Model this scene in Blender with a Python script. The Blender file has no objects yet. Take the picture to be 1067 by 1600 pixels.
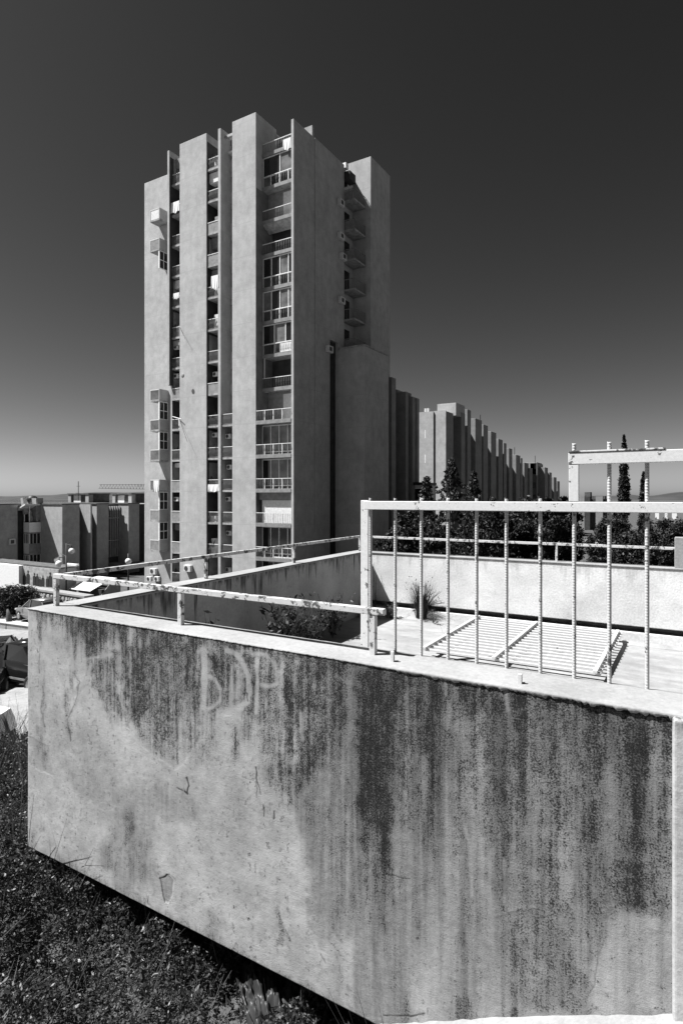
import bpy, math, random
import numpy as np
from mathutils import Matrix, Vector

# ------------------------------------------------------------------ camera, world, sun, exposure
SC = bpy.context.scene
COL = SC.collection
TH = math.radians(31.0)                 # the town grid is turned 31 degrees against the view axis
CT, ST = math.cos(TH), math.sin(TH)
F, CX, HY = 933.0, 533.5, 777.0         # focal length / principal column / horizon row, in photo pixels

cam_d = bpy.data.cameras.new("camera")
cam_d.sensor_fit = 'VERTICAL'
cam_d.sensor_height = 36.0
cam_d.lens = 36.0 * F / 1600.0
cam_d.shift_y = -(800.0 - HY) / 1600.0
cam_d.clip_start = 0.05
cam_d.clip_end = 200000.0
cam = bpy.data.objects.new("camera", cam_d)
cam.location = (0, 0, 0)                # eye level is z = 0
cam.rotation_euler = (math.radians(90), 0, TH)
COL.objects.link(cam)
SC.camera = cam

SUN_EL = math.radians(57.0)
LU, LV = 0.850, 0.527                   # horizontal travel of the sunlight
SUN_AZ = math.atan2(-LU, -LV)           # compass angle of the sun, clockwise from +Y
world = bpy.data.worlds.new("World")
SC.world = world
world.use_nodes = True
wt = world.node_tree
wt.nodes.clear()
wo = wt.nodes.new("ShaderNodeOutputWorld")
wb = wt.nodes.new("ShaderNodeBackground")
sky = wt.nodes.new("ShaderNodeTexSky")
sky.sky_type = 'NISHITA'
sky.sun_disc = False
sky.sun_elevation = SUN_EL
sky.sun_rotation = SUN_AZ
sky.altitude = 0.0
sky.air_density = 0.75
sky.dust_density = 0.65
sky.ozone_density = 1.0
# black-and-white film behind a red filter: only the red part of the sky, with more contrast
sep = wt.nodes.new("ShaderNodeSeparateColor")
pw = wt.nodes.new("ShaderNodeMath"); pw.operation = 'POWER'; pw.inputs[1].default_value = 1.72
ml = wt.nodes.new("ShaderNodeMath"); ml.operation = 'MULTIPLY'; ml.inputs[1].default_value = 0.12
wt.links.new(sky.outputs[0], sep.inputs[0])
wt.links.new(sep.outputs[0], pw.inputs[0])
wt.links.new(pw.outputs[0], ml.inputs[0])
wt.links.new(ml.outputs[0], wb.inputs[0])
wb.inputs[1].default_value = 0.12
wt.links.new(wb.outputs[0], wo.inputs[0])

sun_d = bpy.data.lights.new("sun", 'SUN')
sun_d.energy = 5.0
sun_d.angle = math.radians(0.5)
sun_d.color = (1.0, 1.0, 1.0)           # black-and-white picture
sun = bpy.data.objects.new("sun", sun_d)
sun.rotation_euler = Vector((LU * math.cos(SUN_EL), LV * math.cos(SUN_EL), -math.sin(SUN_EL))).to_track_quat('-Z', 'Y').to_euler()
COL.objects.link(sun)

SC.view_settings.view_transform = 'Standard'
SC.view_settings.look = 'None'
SC.view_settings.exposure = 1.05
SC.view_settings.gamma = 1.0
SC.view_settings.use_curve_mapping = False
SC.cycles.diffuse_bounces = 1

# ------------------------------------------------------------------ measuring helpers (photo pixel -> place in the town)
def Zof(u, v): return -u * ST + v * CT
def on_v(x, v):
    X = (x - CX) / F
    return v * (X * CT - ST) / (X * ST + CT)          # u where the column x meets the plane v
def on_u(x, u):
    X = (x - CX) / F
    Z = u / (X * CT - ST)
    return Z * (X * ST + CT)                          # v where the column x meets the plane u
def zat(y, u, v): return (HY - y) / F * Zof(u, v)
def at(x, y, Z):
    X = (x - CX) / F * Z
    return Vector((X * CT - Z * ST, X * ST + Z * CT, (HY - y) / F * Z))
def atg(x, y, z):
    return at(x, y, z * F / (HY - y))

# ------------------------------------------------------------------ object helpers
rng = np.random.default_rng(7)
random.seed(5)

class MB:
    def __init__(s): s.v = []; s.f = []
    def box(s, a, b):
        x0, x1 = sorted((a[0], b[0])); y0, y1 = sorted((a[1], b[1])); z0, z1 = sorted((a[2], b[2]))
        n = len(s.v)
        s.v += [(x0,y0,z0),(x1,y0,z0),(x1,y1,z0),(x0,y1,z0),(x0,y0,z1),(x1,y0,z1),(x1,y1,z1),(x0,y1,z1)]
        s.f += [tuple(n+i for i in q) for q in ((0,3,2,1),(4,5,6,7),(0,1,5,4),(1,2,6,5),(2,3,7,6),(3,0,4,7))]
        return s
    def prism(s, poly, z0, z1):
        n = len(s.v); k = len(poly)
        s.v += [(p[0],p[1],z0) for p in poly] + [(p[0],p[1],z1) for p in poly]
        s.f += [tuple(n+i for i in reversed(range(k))), tuple(n+k+i for i in range(k))]
        s.f += [(n+i, n+(i+1)%k, n+k+(i+1)%k, n+k+i) for i in range(k)]
        return s
    def ext(s, poly, axis, a0, a1):
        """polygon in the two other axes pushed along an axis (0=u, 1=v)"""
        n = len(s.v); k = len(poly)
        for a in (a0, a1):
            for p in poly:
                s.v.append((a, p[0], p[1]) if axis == 0 else (p[0], a, p[1]))
        s.f += [tuple(n+i for i in range(k)), tuple(n+k+i for i in reversed(range(k)))]
        s.f += [(n+i, n+k+i, n+k+(i+1)%k, n+(i+1)%k) for i in range(k)]
        return s
    def bar(s, a, b, w, h=None, up=(0,0,1)):
        a, b = Vector(a), Vector(b); h = h or w
        d = (b - a).normalized(); upv = Vector(up)
        if abs(d.dot(upv)) > .95: upv = Vector((1,0,0))
        p = d.cross(upv).normalized(); q = p.cross(d).normalized()
        n = len(s.v)
        for c in (a, b):
            for i, j in ((-1,-1),(1,-1),(1,1),(-1,1)):
                s.v.append(tuple(c + p*(i*w/2) + q*(j*h/2)))
        s.f += [tuple(n+i for i in q_) for q_ in ((0,1,2,3),(7,6,5,4),(0,4,5,1),(1,5,6,2),(2,6,7,3),(3,7,4,0))]
        return s
    def tube(s, pts, rad, seg=8, caps=True):
        pts = [Vector(p) for p in pts]; n0 = len(s.v); m = len(pts)
        if not hasattr(rad, '__len__'): rad = [rad]*m
        for i, p in enumerate(pts):
            d = (pts[min(i+1,m-1)] - pts[max(i-1,0)])
            d = d.normalized() if d.length > 1e-9 else Vector((0,0,1))
            r = Vector((1,0,0)) if abs(d.x) < .9 else Vector((0,1,0))
            a = d.cross(r).normalized(); b = d.cross(a)
            for k in range(seg):
                t = 2*math.pi*k/seg
                s.v.append(tuple(p + a*(math.cos(t)*rad[i]) + b*(math.sin(t)*rad[i])))
        for i in range(m-1):
            for k in range(seg):
                k2 = (k+1)%seg
                s.f.append((n0+i*seg+k, n0+i*seg+k2, n0+(i+1)*seg+k2, n0+(i+1)*seg+k))
        if caps:
            s.f.append(tuple(n0+k for k in reversed(range(seg))))
            s.f.append(tuple(n0+(m-1)*seg+k for k in range(seg)))
        return s
    def ball(s, c, r, seg=12, rings=8, sq=(1,1,1)):
        n0 = len(s.v)
        for i in range(rings+1):
            t = math.pi*i/rings
            for k in range(seg):
                p = 2*math.pi*k/seg
                s.v.append((c[0]+r*sq[0]*math.sin(t)*math.cos(p), c[1]+r*sq[1]*math.sin(t)*math.sin(p), c[2]+r*sq[2]*math.cos(t)))
        for i in range(rings):
            for k in range(seg):
                s.f.append((n0+i*seg+k, n0+(i+1)*seg+k, n0+(i+1)*seg+(k+1)%seg, n0+i*seg+(k+1)%seg))
        return s
    def mesh(s, name, mat, smooth=False, off=None):
        me = bpy.data.meshes.new(name)
        v = s.v if off is None else [(p[0]-off[0], p[1]-off[1], p[2]-off[2]) for p in s.v]
        me.from_pydata(v, [], s.f)
        if smooth:
            me.polygons.foreach_set('use_smooth', [True]*len(me.polygons))
        me.materials.append(mat)
        me.update()
        return me

def link(name, me, parent=None, loc=None):
    o = bpy.data.objects.new(name, me)
    COL.objects.link(o)
    if loc is not None: o.location = loc
    if parent is not None: o.parent = parent
    return o
def wloc(o):
    p = Vector((0,0,0))
    while o is not None: p += o.location; o = o.parent
    return p
def part(name, mb, mat, parent, smooth=False, bevel=0, seg=2):
    """a mesh given in town coordinates, hung under a parent that is only moved, never turned"""
    o = link(name, mb.mesh(name, mat, smooth, wloc(parent)), parent)
    if bevel: add_bevel(o, bevel, seg)
    return o
def add_bevel(o, w, seg=2):
    m = o.modifiers.new("bevel", 'BEVEL'); m.width = w; m.segments = seg; m.limit_method = 'ANGLE'
def tag(o, label, cat, group=None):
    o['label'] = label; o['category'] = cat
    if group: o['group'] = group
    return o
def thing(name, label, cat, loc, group=None):
    o = bpy.data.objects.new(name, None); o.empty_display_size = .2
    COL.objects.link(o); o.location = loc
    return tag(o, label, cat, group)
def single(name, mb, mat, label, cat, group=None, smooth=False, bevel=0, base=None):
    vs = np.array(mb.v)
    c = Vector((vs[:,0].mean(), vs[:,1].mean(), vs[:,2].min())) if base is None else Vector(base)
    o = link(name, mb.mesh(name, mat, smooth, c), None, c)
    if bevel: add_bevel(o, bevel)
    return tag(o, label, cat, group)
def structure(name, me):
    o = link(name, me); o['kind'] = 'structure'; return o
def copy_tree(o, parent=None):
    c = o.copy(); COL.objects.link(c); c.parent = parent
    for ch in o.children: copy_tree(ch, c)
    return c
def fast_mesh(name, V, Fq, mat, smooth=False):
    """V (n,3) array, Fq (m,4) array of quads"""
    me = bpy.data.meshes.new(name)
    V = np.asarray(V, dtype=np.float32); Fq = np.asarray(Fq, dtype=np.int32)
    me.vertices.add(len(V)); me.vertices.foreach_set('co', V.ravel())
    m, k = Fq.shape
    me.loops.add(m*k); me.loops.foreach_set('vertex_index', Fq.ravel())
    me.polygons.add(m)
    me.polygons.foreach_set('loop_start', np.arange(0, m*k, k, dtype=np.int32))
    me.polygons.foreach_set('loop_total', np.full(m, k, dtype=np.int32))
    if smooth: me.polygons.foreach_set('use_smooth', np.ones(m, dtype=bool))
    me.materials.append(mat)
    me.update(calc_edges=True); me.validate()
    return me

# ---- numpy value noise
def _hash(ix, iy, seed):
    h = (ix.astype(np.int64)*374761393 + iy.astype(np.int64)*668265263 + seed*982451653) & 0xffffffff
    h = ((h ^ (h >> 13)) * 1274126177) & 0xffffffff
    return ((h ^ (h >> 16)) & 0xffff) / 65535.0
def vnoise(x, y, seed=0):
    x0 = np.floor(x); y0 = np.floor(y); fx = x-x0; fy = y-y0
    fx = fx*fx*(3-2*fx); fy = fy*fy*(3-2*fy)
    a = _hash(x0,y0,seed); b = _hash(x0+1,y0,seed); c = _hash(x0,y0+1,seed); d = _hash(x0+1,y0+1,seed)
    return (a*(1-fx)+b*fx)*(1-fy) + (c*(1-fx)+d*fx)*fy
def fbm(x, y, oct=4, seed=0):
    t = 0; a = .5; n = 0
    for i in range(oct):
        t = t + a*vnoise(x*2**i, y*2**i, seed+i*17); n += a; a *= .5
    return t/n
def sstep(a, b, x):
    t = np.clip((x-a)/(b-a), 0, 1); return t*t*(3-2*t)

# ------------------------------------------------------------------ materials (all grey: the photograph is black and white)
class NT:
    def __init__(s, name):
        s.m = bpy.data.materials.new(name); s.m.use_nodes = True
        s.t = s.m.node_tree; s.b = s.t.nodes["Principled BSDF"]
        s.b.inputs['Specular IOR Level'].default_value = 0.3
        s.co = s.t.nodes.new("ShaderNodeTexCoord").outputs['Object']
    def put(s, sock, val):
        if isinstance(val, (int, float)): sock.default_value = val
        elif isinstance(val, tuple): sock.default_value = val
        else: s.t.links.new(val, sock)
    def scale(s, sx, sy, sz, vec=None):
        n = s.t.nodes.new("ShaderNodeMapping"); s.put(n.inputs[0], vec or s.co)
        n.inputs['Scale'].default_value = (sx, sy, sz); return n.outputs[0]
    def noise(s, sc, det=3, rough=.55, vec=None, dist=0):
        n = s.t.nodes.new("ShaderNodeTexNoise"); s.put(n.inputs['Vector'], vec or s.co)
        n.inputs['Scale'].default_value = sc; n.inputs['Detail'].default_value = det
        n.inputs['Roughness'].default_value = rough; n.inputs['Distortion'].default_value = dist
        return n.outputs[0]
    def voro(s, sc, vec=None, feat='F1'):
        n = s.t.nodes.new("ShaderNodeTexVoronoi"); s.put(n.inputs['Vector'], vec or s.co)
        n.feature = feat; n.inputs['Scale'].default_value = sc; return n.outputs[0]
    def math(s, op, a, b=0.0, c=None, clamp=False):
        n = s.t.nodes.new("ShaderNodeMath"); n.operation = op; n.use_clamp = clamp
        s.put(n.inputs[0], a); s.put(n.inputs[1], b)
        if c is not None: s.put(n.inputs[2], c)
        return n.outputs[0]
    def mr(s, val, a, b, c=0.0, d=1.0, smooth=True):
        n = s.t.nodes.new("ShaderNodeMapRange"); n.interpolation_type = 'SMOOTHSTEP' if smooth else 'LINEAR'
        s.put(n.inputs[0], val)
        for i, q in enumerate((a, b, c, d)): s.put(n.inputs[i+1], q)
        return n.outputs[0]
    def mix(s, f, a, b):
        n = s.t.nodes.new("ShaderNodeMix"); n.data_type = 'FLOAT'; n.clamp_factor = True
        s.put(n.inputs[0], f); s.put(n.inputs[2], a); s.put(n.inputs[3], b); return n.outputs[0]
    def attr(s, name):
        n = s.t.nodes.new("ShaderNodeAttribute"); n.attribute_name = name; return n.outputs['Fac']
    def xyz(s):
        n = s.t.nodes.new("ShaderNodeSeparateXYZ"); s.put(n.inputs[0], s.co); return n.outputs
    def base(s, g):
        if isinstance(g, (int, float)): s.b.inputs['Base Color'].default_value = (g, g, g, 1)
        else: s.t.links.new(g, s.b.inputs['Base Color'])
    def rough(s, g): s.put(s.b.inputs['Roughness'], g)
    def bump(s, h, strength=.3, dist=.01):
        n = s.t.nodes.new("ShaderNodeBump"); n.inputs['Strength'].default_value = strength
        n.inputs['Distance'].default_value = dist; s.put(n.inputs['Height'], h)
        s.t.links.new(n.outputs[0], s.b.inputs['Normal'])

def m_plain(name, g, rough=.6, var=.15, sc=8, metal=0, spec=.3):
    n = NT(name); v = n.noise(sc, 4)
    n.base(n.mr(v, .25, .75, g*(1-var), g*(1+var))); n.rough(rough)
    n.b.inputs['Metallic'].default_value = metal; n.b.inputs['Specular IOR Level'].default_value = spec
    return n.m

def m_facade(name, g, joint=2.9, j0=.45, var=.25):
    """cast concrete of the blocks: mottled, rain-washed, faint lift joints"""
    n = NT(name)
    a = n.noise(.35, 4, .6); b = n.noise(1.5, 6, .68, n.scale(1,1,.85)); c = n.noise(11, 5, .7)
    d = n.noise(.9, 4, .6, n.scale(2.2, 2.2, .12))
    v = n.math('ADD', n.math('MULTIPLY', a, .30), n.math('ADD', n.math('MULTIPLY', b, .42), n.math('ADD', n.math('MULTIPLY', c, .34), n.math('MULTIPLY', d, .10))))
    col = n.mr(v, .40, .78, g*(1-var), g*(1+var))
    z = n.xyz()[2]
    fr = n.math('FRACT', n.math('DIVIDE', n.math('ADD', z, 100*joint - j0), joint))
    ln = n.math('MULTIPLY', n.mr(n.math('ABSOLUTE', n.math('SUBTRACT', fr, .5)), .485, .5), n.mr(b, .3, .6))
    patch = n.mr(n.noise(.22, 3, .5, n.scale(1,1,.6)), .60, .66)
    col = n.mix(n.math('MULTIPLY', patch, .25), col, g*1.25)
    thin = n.mr(n.noise(2.6, 4, .65, n.scale(1.6, 1.6, .035)), .58, .68)
    col = n.mix(n.math('MULTIPLY', thin, .10), col, g*.55)
    spot = n.mr(n.noise(3.3, 5, .75), .63, .70)
    col = n.mix(n.math('MULTIPLY', spot, .22), col, g*.6)
    n.base(n.mix(n.math('MULTIPLY', ln, .40), col, g*.55)); n.rough(.92)
    n.bump(n.math('ADD', n.math('MULTIPLY', b, .6), n.math('MULTIPLY', c, .4)), .25, .03)
    return n.m

def m_white_parapet(name, g, ztop=-1.2, drip=.7, dlen=.9):
    """painted parapet with black rain runs from the top"""
    n = NT(name)
    z = n.xyz()[2]
    depth = n.math('SUBTRACT', ztop, z)                       # metres below the top
    s1 = n.noise(7.0, 3, .6, n.scale(1, 1, .05)); s2 = n.noise(19, 3, .6, n.scale(1, 1, .10)); s3 = n.noise(2.0, 3, .5, n.scale(1,1,.4))
    reach = n.mr(s1, .42, .72, 0.0, dlen)
    run = n.math('MULTIPLY', n.mr(depth, n.math('MULTIPLY', reach, .3), reach, 1, 0), n.mr(s1, .46, .60))
    run = n.math('MULTIPLY', run, n.mr(s2, .30, .6, .25, 1))
    edge = n.math('MULTIPLY', n.mr(depth, .01, .12, 1, 0), n.mr(s2, .42, .6))
    m = n.math('MULTIPLY', n.math('MAXIMUM', run, edge), drip)
    c = n.noise(30, 4, .6); w = n.noise(1.3, 4, .6)
    col = n.mr(n.math('ADD', n.math('MULTIPLY', w, .6), n.math('MULTIPLY', c, .4)), .32, .68, g*.74, g*1.12)
    sp = n.mr(n.noise(60, 2, .6), .66, .74)
    col = n.mix(n.math('MULTIPLY', sp, .25), col, g*.4)
    blotch = n.math('MULTIPLY', n.mr(n.noise(3.7, 5, .7), .56, .70), .30)
    col = n.mix(blotch, col, g*.45)
    n.base(n.mix(m, col, .03)); n.rough(.9)
    n.bump(n.math('ADD', n.math('MULTIPLY', w, 2.0), c), .35, .012)
    return n.m

def m_paint_rust(name, g=.72, rust=.58, sc=9):
    n = NT(name)
    a = n.noise(sc, 5, .65, dist=.4); b = n.noise(60, 3, .6); c = n.noise(2.5, 3, .5)
    t = n.math('ADD', n.math('MULTIPLY', a, .6), n.math('ADD', n.math('MULTIPLY', b, .2), n.math('MULTIPLY', c, .2)))
    m = n.mr(t, rust, rust+.035)
    n.base(n.mix(m, n.mr(b, .2, .8, g*.88, g*1.05), n.mr(b, .3, .7, .03, .13))); n.rough(n.mix(m, .5, .9))
    n.bump(n.math('SUBTRACT', n.math('MULTIPLY', b, .3), m), .4, .003)
    return n.m

def m_leaf(name, g, var=.5, spec=.25, rough=.55, trans=.15):
    n = NT(name)
    r = n.t.nodes.new("ShaderNodeNewGeometry").outputs['Random Per Island']
    big = n.noise(.8, 2, .5)
    n.base(n.math('MULTIPLY', n.mr(r, 0, 1, g*(1-var), g*(1+var), False), n.mr(big, .3, .7, .75, 1.25)))
    n.rough(rough); n.b.inputs['Specular IOR Level'].default_value = spec
    return n.m

M = {}
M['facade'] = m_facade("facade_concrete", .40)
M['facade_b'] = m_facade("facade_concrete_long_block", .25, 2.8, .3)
M['facade_c'] = m_facade("facade_render_low_block", .36, 2.8, .2)
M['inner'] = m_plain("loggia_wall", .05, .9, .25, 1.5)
M['shade_grey'] = m_plain("loggia_shade_grey", .16, .9, .25, 1.5)  # shade put into the grey of the wide loggia's side; some blinds share it
M['slab'] = m_plain("balcony_slab", .32, .9, .35, 3)
M['railwhite'] = m_plain("balcony_rail_paint", .75, .5, .15, 6)
M['railgrey'] = m_plain("balcony_bars_paint", .22, .6, .3, 4)
M['solid'] = m_plain("balcony_panel", .24, .8, .2, 3)
M['glass'] = m_plain("window_glass", .015, .06, .3, .8, 0, .6)
M['curtain'] = m_plain("curtained_pane", .14, .25, .45, 1.2, 0, .5)
M['blind'] = m_plain("roller_blind", .68, .7, .12, 5)
M['frame'] = m_plain("window_frame_paint", .72, .5, .12, 6)
M['white'] = m_plain("white_paint", .78, .5, .08, 6)
M['cloth'] = m_plain("laundry_cloth", .80, .9, .08, 9)
M['acbox'] = m_plain("air_conditioner_shell", .62, .5, .1, 9)
M['acdark'] = m_plain("air_conditioner_fan", .06, .5, .1, 9)
M['black'] = m_plain("dark_metal", .03, .5, .2, 9)
M['midmetal'] = m_plain("weathered_metal", .22, .5, .3, 9)
M['rusty'] = m_paint_rust("rusty_white_paint", .58, .515, 13)
M['beam'] = m_paint_rust("chalky_white_beam_paint", .68, .585, 14)
M['barpaint'] = m_paint_rust("rebar_paint", .50, .56, 20)
M['grille'] = m_paint_rust("grille_paint", .56, .62, 14)
M['coping'] = m_white_parapet("coping_whitewash", .31, 50, 0)
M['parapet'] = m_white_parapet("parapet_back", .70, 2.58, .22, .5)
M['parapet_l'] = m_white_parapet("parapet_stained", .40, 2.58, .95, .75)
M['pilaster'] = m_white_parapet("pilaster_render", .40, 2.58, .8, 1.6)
M['bark'] = m_plain("bark", .08, .95, .4, 6)
M['leaf_d'] = m_leaf("leaf_dark", .024)
M['leaf_m'] = m_leaf("leaf_mid", .036)
M['leaf_c'] = m_leaf("leaf_cypress", .022, .4)
M['leaf_w'] = m_leaf("weed_leaf", .028, .8, .35, .45)
M['leaf_s'] = m_leaf("weed_stalk", .075, .6)
M['tyre'] = m_plain("tyre", .02, .8)
M['rim'] = m_plain("wheel_rim", .4, .3, .1, 9, .7)
M['car_silver'] = m_plain("car_paint_silver", .30, .3, .03, 3, .5, .5)
M['car_black'] = m_plain("car_paint_black", .012, .12, .1, 3, 0, .6)
M['car_dark'] = m_plain("car_paint_dark", .025, .15, .1, 3, 0, .6)
M['car_white'] = m_plain("car_paint_white", .75, .25, .03, 3, 0, .5)
M['car_grey'] = m_plain("car_paint_grey", .18, .25, .03, 3, .3, .5)
M['stone'] = m_plain("rubble_stone", .30, .95, .5, 1.7)
M['mortar'] = m_plain("rubble_mortar", .12, .95, .3, 3)
M['wood'] = m_plain("dry_wood", .34, .9, .35, 14)
M['plastic'] = m_plain("plastic_sheet", .035, .35, .4, 5, 0, .15)
M['soil'] = m_plain("soil", .07, .95, .5, 5)
M['globe'] = m_plain("lamp_globe", .75, .2, .05, 4)
M['print_d'] = m_plain("printed_dark", .03, .6, .3, 6)
M['print_m'] = m_plain("printed_mid", .36, .6, .3, 4)
M['hill'] = m_plain("far_hill", .045, .95, .3, .004)
M['roofd'] = m_plain("roof_edge", .10, .9, .3, 2)

def m_ground():
    n = NT("ground_dirt")
    a = n.noise(.25, 5, .6); b = n.noise(3.0, 5, .65); c = n.noise(22, 4, .6)
    v = n.math('ADD', n.math('MULTIPLY', a, .4), n.math('ADD', n.math('MULTIPLY', b, .35), n.math('MULTIPLY', c, .25)))
    g = n.mr(v, .35, .65, .17, .32)
    wild = n.attr('wild')
    n.base(n.mix(wild, g, n.mr(b, .3, .7, .045, .10))); n.rough(.95)
    n.bump(n.math('ADD', b, n.math('MULTIPLY', c, .5)), .6, .05)
    return n.m
M['ground'] = m_ground()
def m_floor():
    n = NT("terrace_floor_concrete")
    a = n.noise(.7, 5, .6); b = n.noise(6, 5, .65); c = n.noise(40, 3, .6); d = n.noise(2.2, 4, .6, n.scale(.5, 2.2, 1))
    v = n.math('ADD', n.math('MULTIPLY', a, .35), n.math('ADD', n.math('MULTIPLY', b, .25), n.math('ADD', n.math('MULTIPLY', c, .1), n.math('MULTIPLY', d, .3))))
    col = n.mr(v, .36, .64, .21, .36)
    crack = n.mr(n.voro(.9, n.scale(1,1,1), 'DISTANCE_TO_EDGE'), 0, .006, 1, 0)
    n.base(n.mix(n.math('MULTIPLY', crack, n.mr(a, .5, .6, 0, .6)), col, .08)); n.rough(.9)
    n.bump(n.math('ADD', b, c), .25, .01)
    return n.m
M['floor'] = m_floor()
def m_sea():
    n = NT("sea_water")
    n.base(.03); n.rough(.22); n.b.inputs['Specular IOR Level'].default_value = .5
    n.bump(n.noise(.02, 4, .6), .4, 8.0)
    return n.m
M['sea'] = m_sea()
def m_stained():
    """the long stained wall: film, black growth that follows the rain runs, chalk, cracks. the masks are painted on the mesh"""
    n = NT("stained_plaster")
    st0 = n.attr('stain'); film = n.attr('film'); chalk = n.attr('chalk'); crack = n.attr('crack')
    g1 = n.noise(95, 2, .6); g2 = n.noise(42, 3, .65); g3 = n.noise(13, 4, .65, n.scale(1,1,.5)); st2 = n.noise(24, 3, .6, n.scale(1,1,.06))
    mid = n.noise(17, 4, .6, n.scale(1,1,.7)); run = n.noise(34, 3, .6, n.scale(1,1,.045)); run2 = n.noise(11, 3, .6, n.scale(1,1,.03))
    mod = n.math('ADD', n.math('MULTIPLY', n.math('SUBTRACT', mid, .5), .9), n.math('ADD', n.math('MULTIPLY', n.math('SUBTRACT', run, .5), .9), n.math('MULTIPLY', n.math('SUBTRACT', run2, .5), .7)))
    st = n.math('ADD', st0, n.math('MULTIPLY', mod, n.mr(st0, .03, .35, 0, 1)), clamp=True)
    sp = n.math('ADD', n.math('MULTIPLY', g1, .46), n.math('ADD', n.math('MULTIPLY', g2, .28), n.math('ADD', n.math('MULTIPLY', g3, .14), n.math('MULTIPLY', st2, .12))))
    thr = n.mr(st, 0, 1, .635, .43, False)
    m = n.mr(sp, n.math('SUBTRACT', thr, .085), n.math('ADD', thr, .085))
    m = n.math('MULTIPLY', m, n.mr(st, .02, .35, 0, .95))
    w = n.noise(5, 5, .65); fine = n.noise(220, 2, .6); cloud = n.noise(1.7, 5, .6)
    clean = n.mr(n.math('ADD', n.math('MULTIPLY', w, .45), n.math('ADD', n.math('MULTIPLY', g2, .15), n.math('ADD', n.math('MULTIPLY', fine, .15), n.math('MULTIPLY', cloud, .25)))), .32, .68, .31, .51)
    fcol = n.mr(n.math('ADD', n.math('MULTIPLY', st2, .5), n.math('MULTIPLY', g2, .5)), .3, .7, .07, .19)
    clean = n.mix(film, clean, fcol)
    clean = n.mix(n.math('MULTIPLY', st, .75), clean, fcol)
    col = n.mix(m, clean, n.mr(g2, .3, .7, .006, .022))
    col = n.mix(n.math('MULTIPLY', chalk, n.mr(n.math('ADD', n.math('MULTIPLY', g1, .5), n.math('MULTIPLY', mid, .5)), .40, .58, .15, .80)), col, n.mr(g1, .3, .7, .30, .46))
    pits = n.math('MULTIPLY', n.mr(n.voro(38), .10, .16, 1, 0), n.mr(n.noise(3.1, 3), .48, .62))
    pits = n.math('MULTIPLY', pits, n.mr(film, .1, .6, .1, .9))
    col = n.mix(pits, col, .03)
    n.base(n.mix(crack, col, .018)); n.rough(.93)
    n.b.inputs['Specular IOR Level'].default_value = .06
    trowel = n.noise(9, 4, .7, n.scale(.8, 1, 1.5))
    hgt = n.math('ADD', n.math('MULTIPLY', g1, .7), n.math('ADD', n.math('MULTIPLY', g2, .4), n.math('ADD', n.math('MULTIPLY', trowel, 1.0), n.math('MULTIPLY', n.noise(70, 3, .6, n.scale(.25,1,1.6)), .5))))
    n.bump(n.math('SUBTRACT', hgt, n.math('MULTIPLY', pits, .8)), .50, .0048)
    return n.m
M['stained'] = m_stained()

# ------------------------------------------------------------------ ground, sea, hills
def ground_z(u, v):
    u = np.asarray(u, float); v = np.asarray(v, float)
    fu = np.interp(u, [-400,-120,-62,-52,-46,-40,-30,-19,-11,-8], [-16,-11.5,-10.7,-10.4,-9.4,-8.2,-7.5,-6.1,-4.75,-4.25])
    qv = np.interp(v, [-50,9,12,30,60,200], [-4.25,-4.25,-4.65,-7.6,-8.2,-9.5])
    r = np.hypot(u, v)
    z = np.minimum(fu, qv)
    ang = np.degrees(np.arctan2(u*CT + v*ST, -u*ST + v*CT))         # + = right of the view axis
    far = sstep(250, 2500, r)
    land = -14 - 4*far
    seaw = sstep(10, -4, ang)
    return z*(1-far) + far*(land*(1-seaw) + (-95)*seaw)
def make_ground():
    rr = np.concatenate([np.linspace(0.3, 30, 90), np.geomspace(30.6, 9000, 90)])
    na = 240
    ang = np.linspace(0, 2*np.pi, na, endpoint=False)
    R, A = np.meshgrid(rr, ang, indexing='ij')
    U = R*np.cos(A); V = R*np.sin(A)
    Zg = ground_z(U, V)
    Zg = Zg + (fbm(U*.6, V*.6, 3, 3)-.5)*np.minimum(R*.01, .12) + (fbm(U*.02+9, V*.02, 3, 5)-.5)*np.clip((R-150)*.01, 0, 6)
    VV = np.stack([U, V, Zg], -1).reshape(-1, 3)
    i, j = np.meshgrid(np.arange(len(rr)-1), np.arange(na), indexing='ij')
    a = i*na + j; b = i*na + (j+1)%na; c = (i+1)*na + (j+1)%na; d = (i+1)*na + j
    Fq = np.stack([a, d, c, b], -1).reshape(-1, 4)
    VV = np.vstack([VV, [[0, 0, float(ground_z(0,0))]]])
    me = fast_mesh("ground", VV, Fq, M['ground'], True)
    X = U*CT + V*ST; Zc = -U*ST + V*CT
    edge = 11.2 + (fbm(U*.7, V*.7, 3, 8)-.5)*2.5
    wild = sstep(.6, -.6, Zc-edge)
    lot = sstep(-.28, -.36, X/np.maximum(Zc, .1))*(Zc > 0)*sstep(48, 44, Zc + (fbm(U*.2, V*.2, 3, 6)-.5)*6)
    wild = np.maximum(wild, 1-lot)
    wild = np.append(wild.reshape(-1), 1.0)
    at_ = me.attributes.new('wild', 'FLOAT', 'POINT'); at_.data.foreach_set('value', wild.astype(np.float32))
    return structure("ground", me)
make_ground()

sb = MB()
k = 72
for i in range(k):
    t = 2*math.pi*i/k; sb.v.append((90000*math.cos(t), 90000*math.sin(t), -60))
sb.f.append(tuple(range(k)))
structure("sea", sb.mesh("sea", M['sea']))

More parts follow.
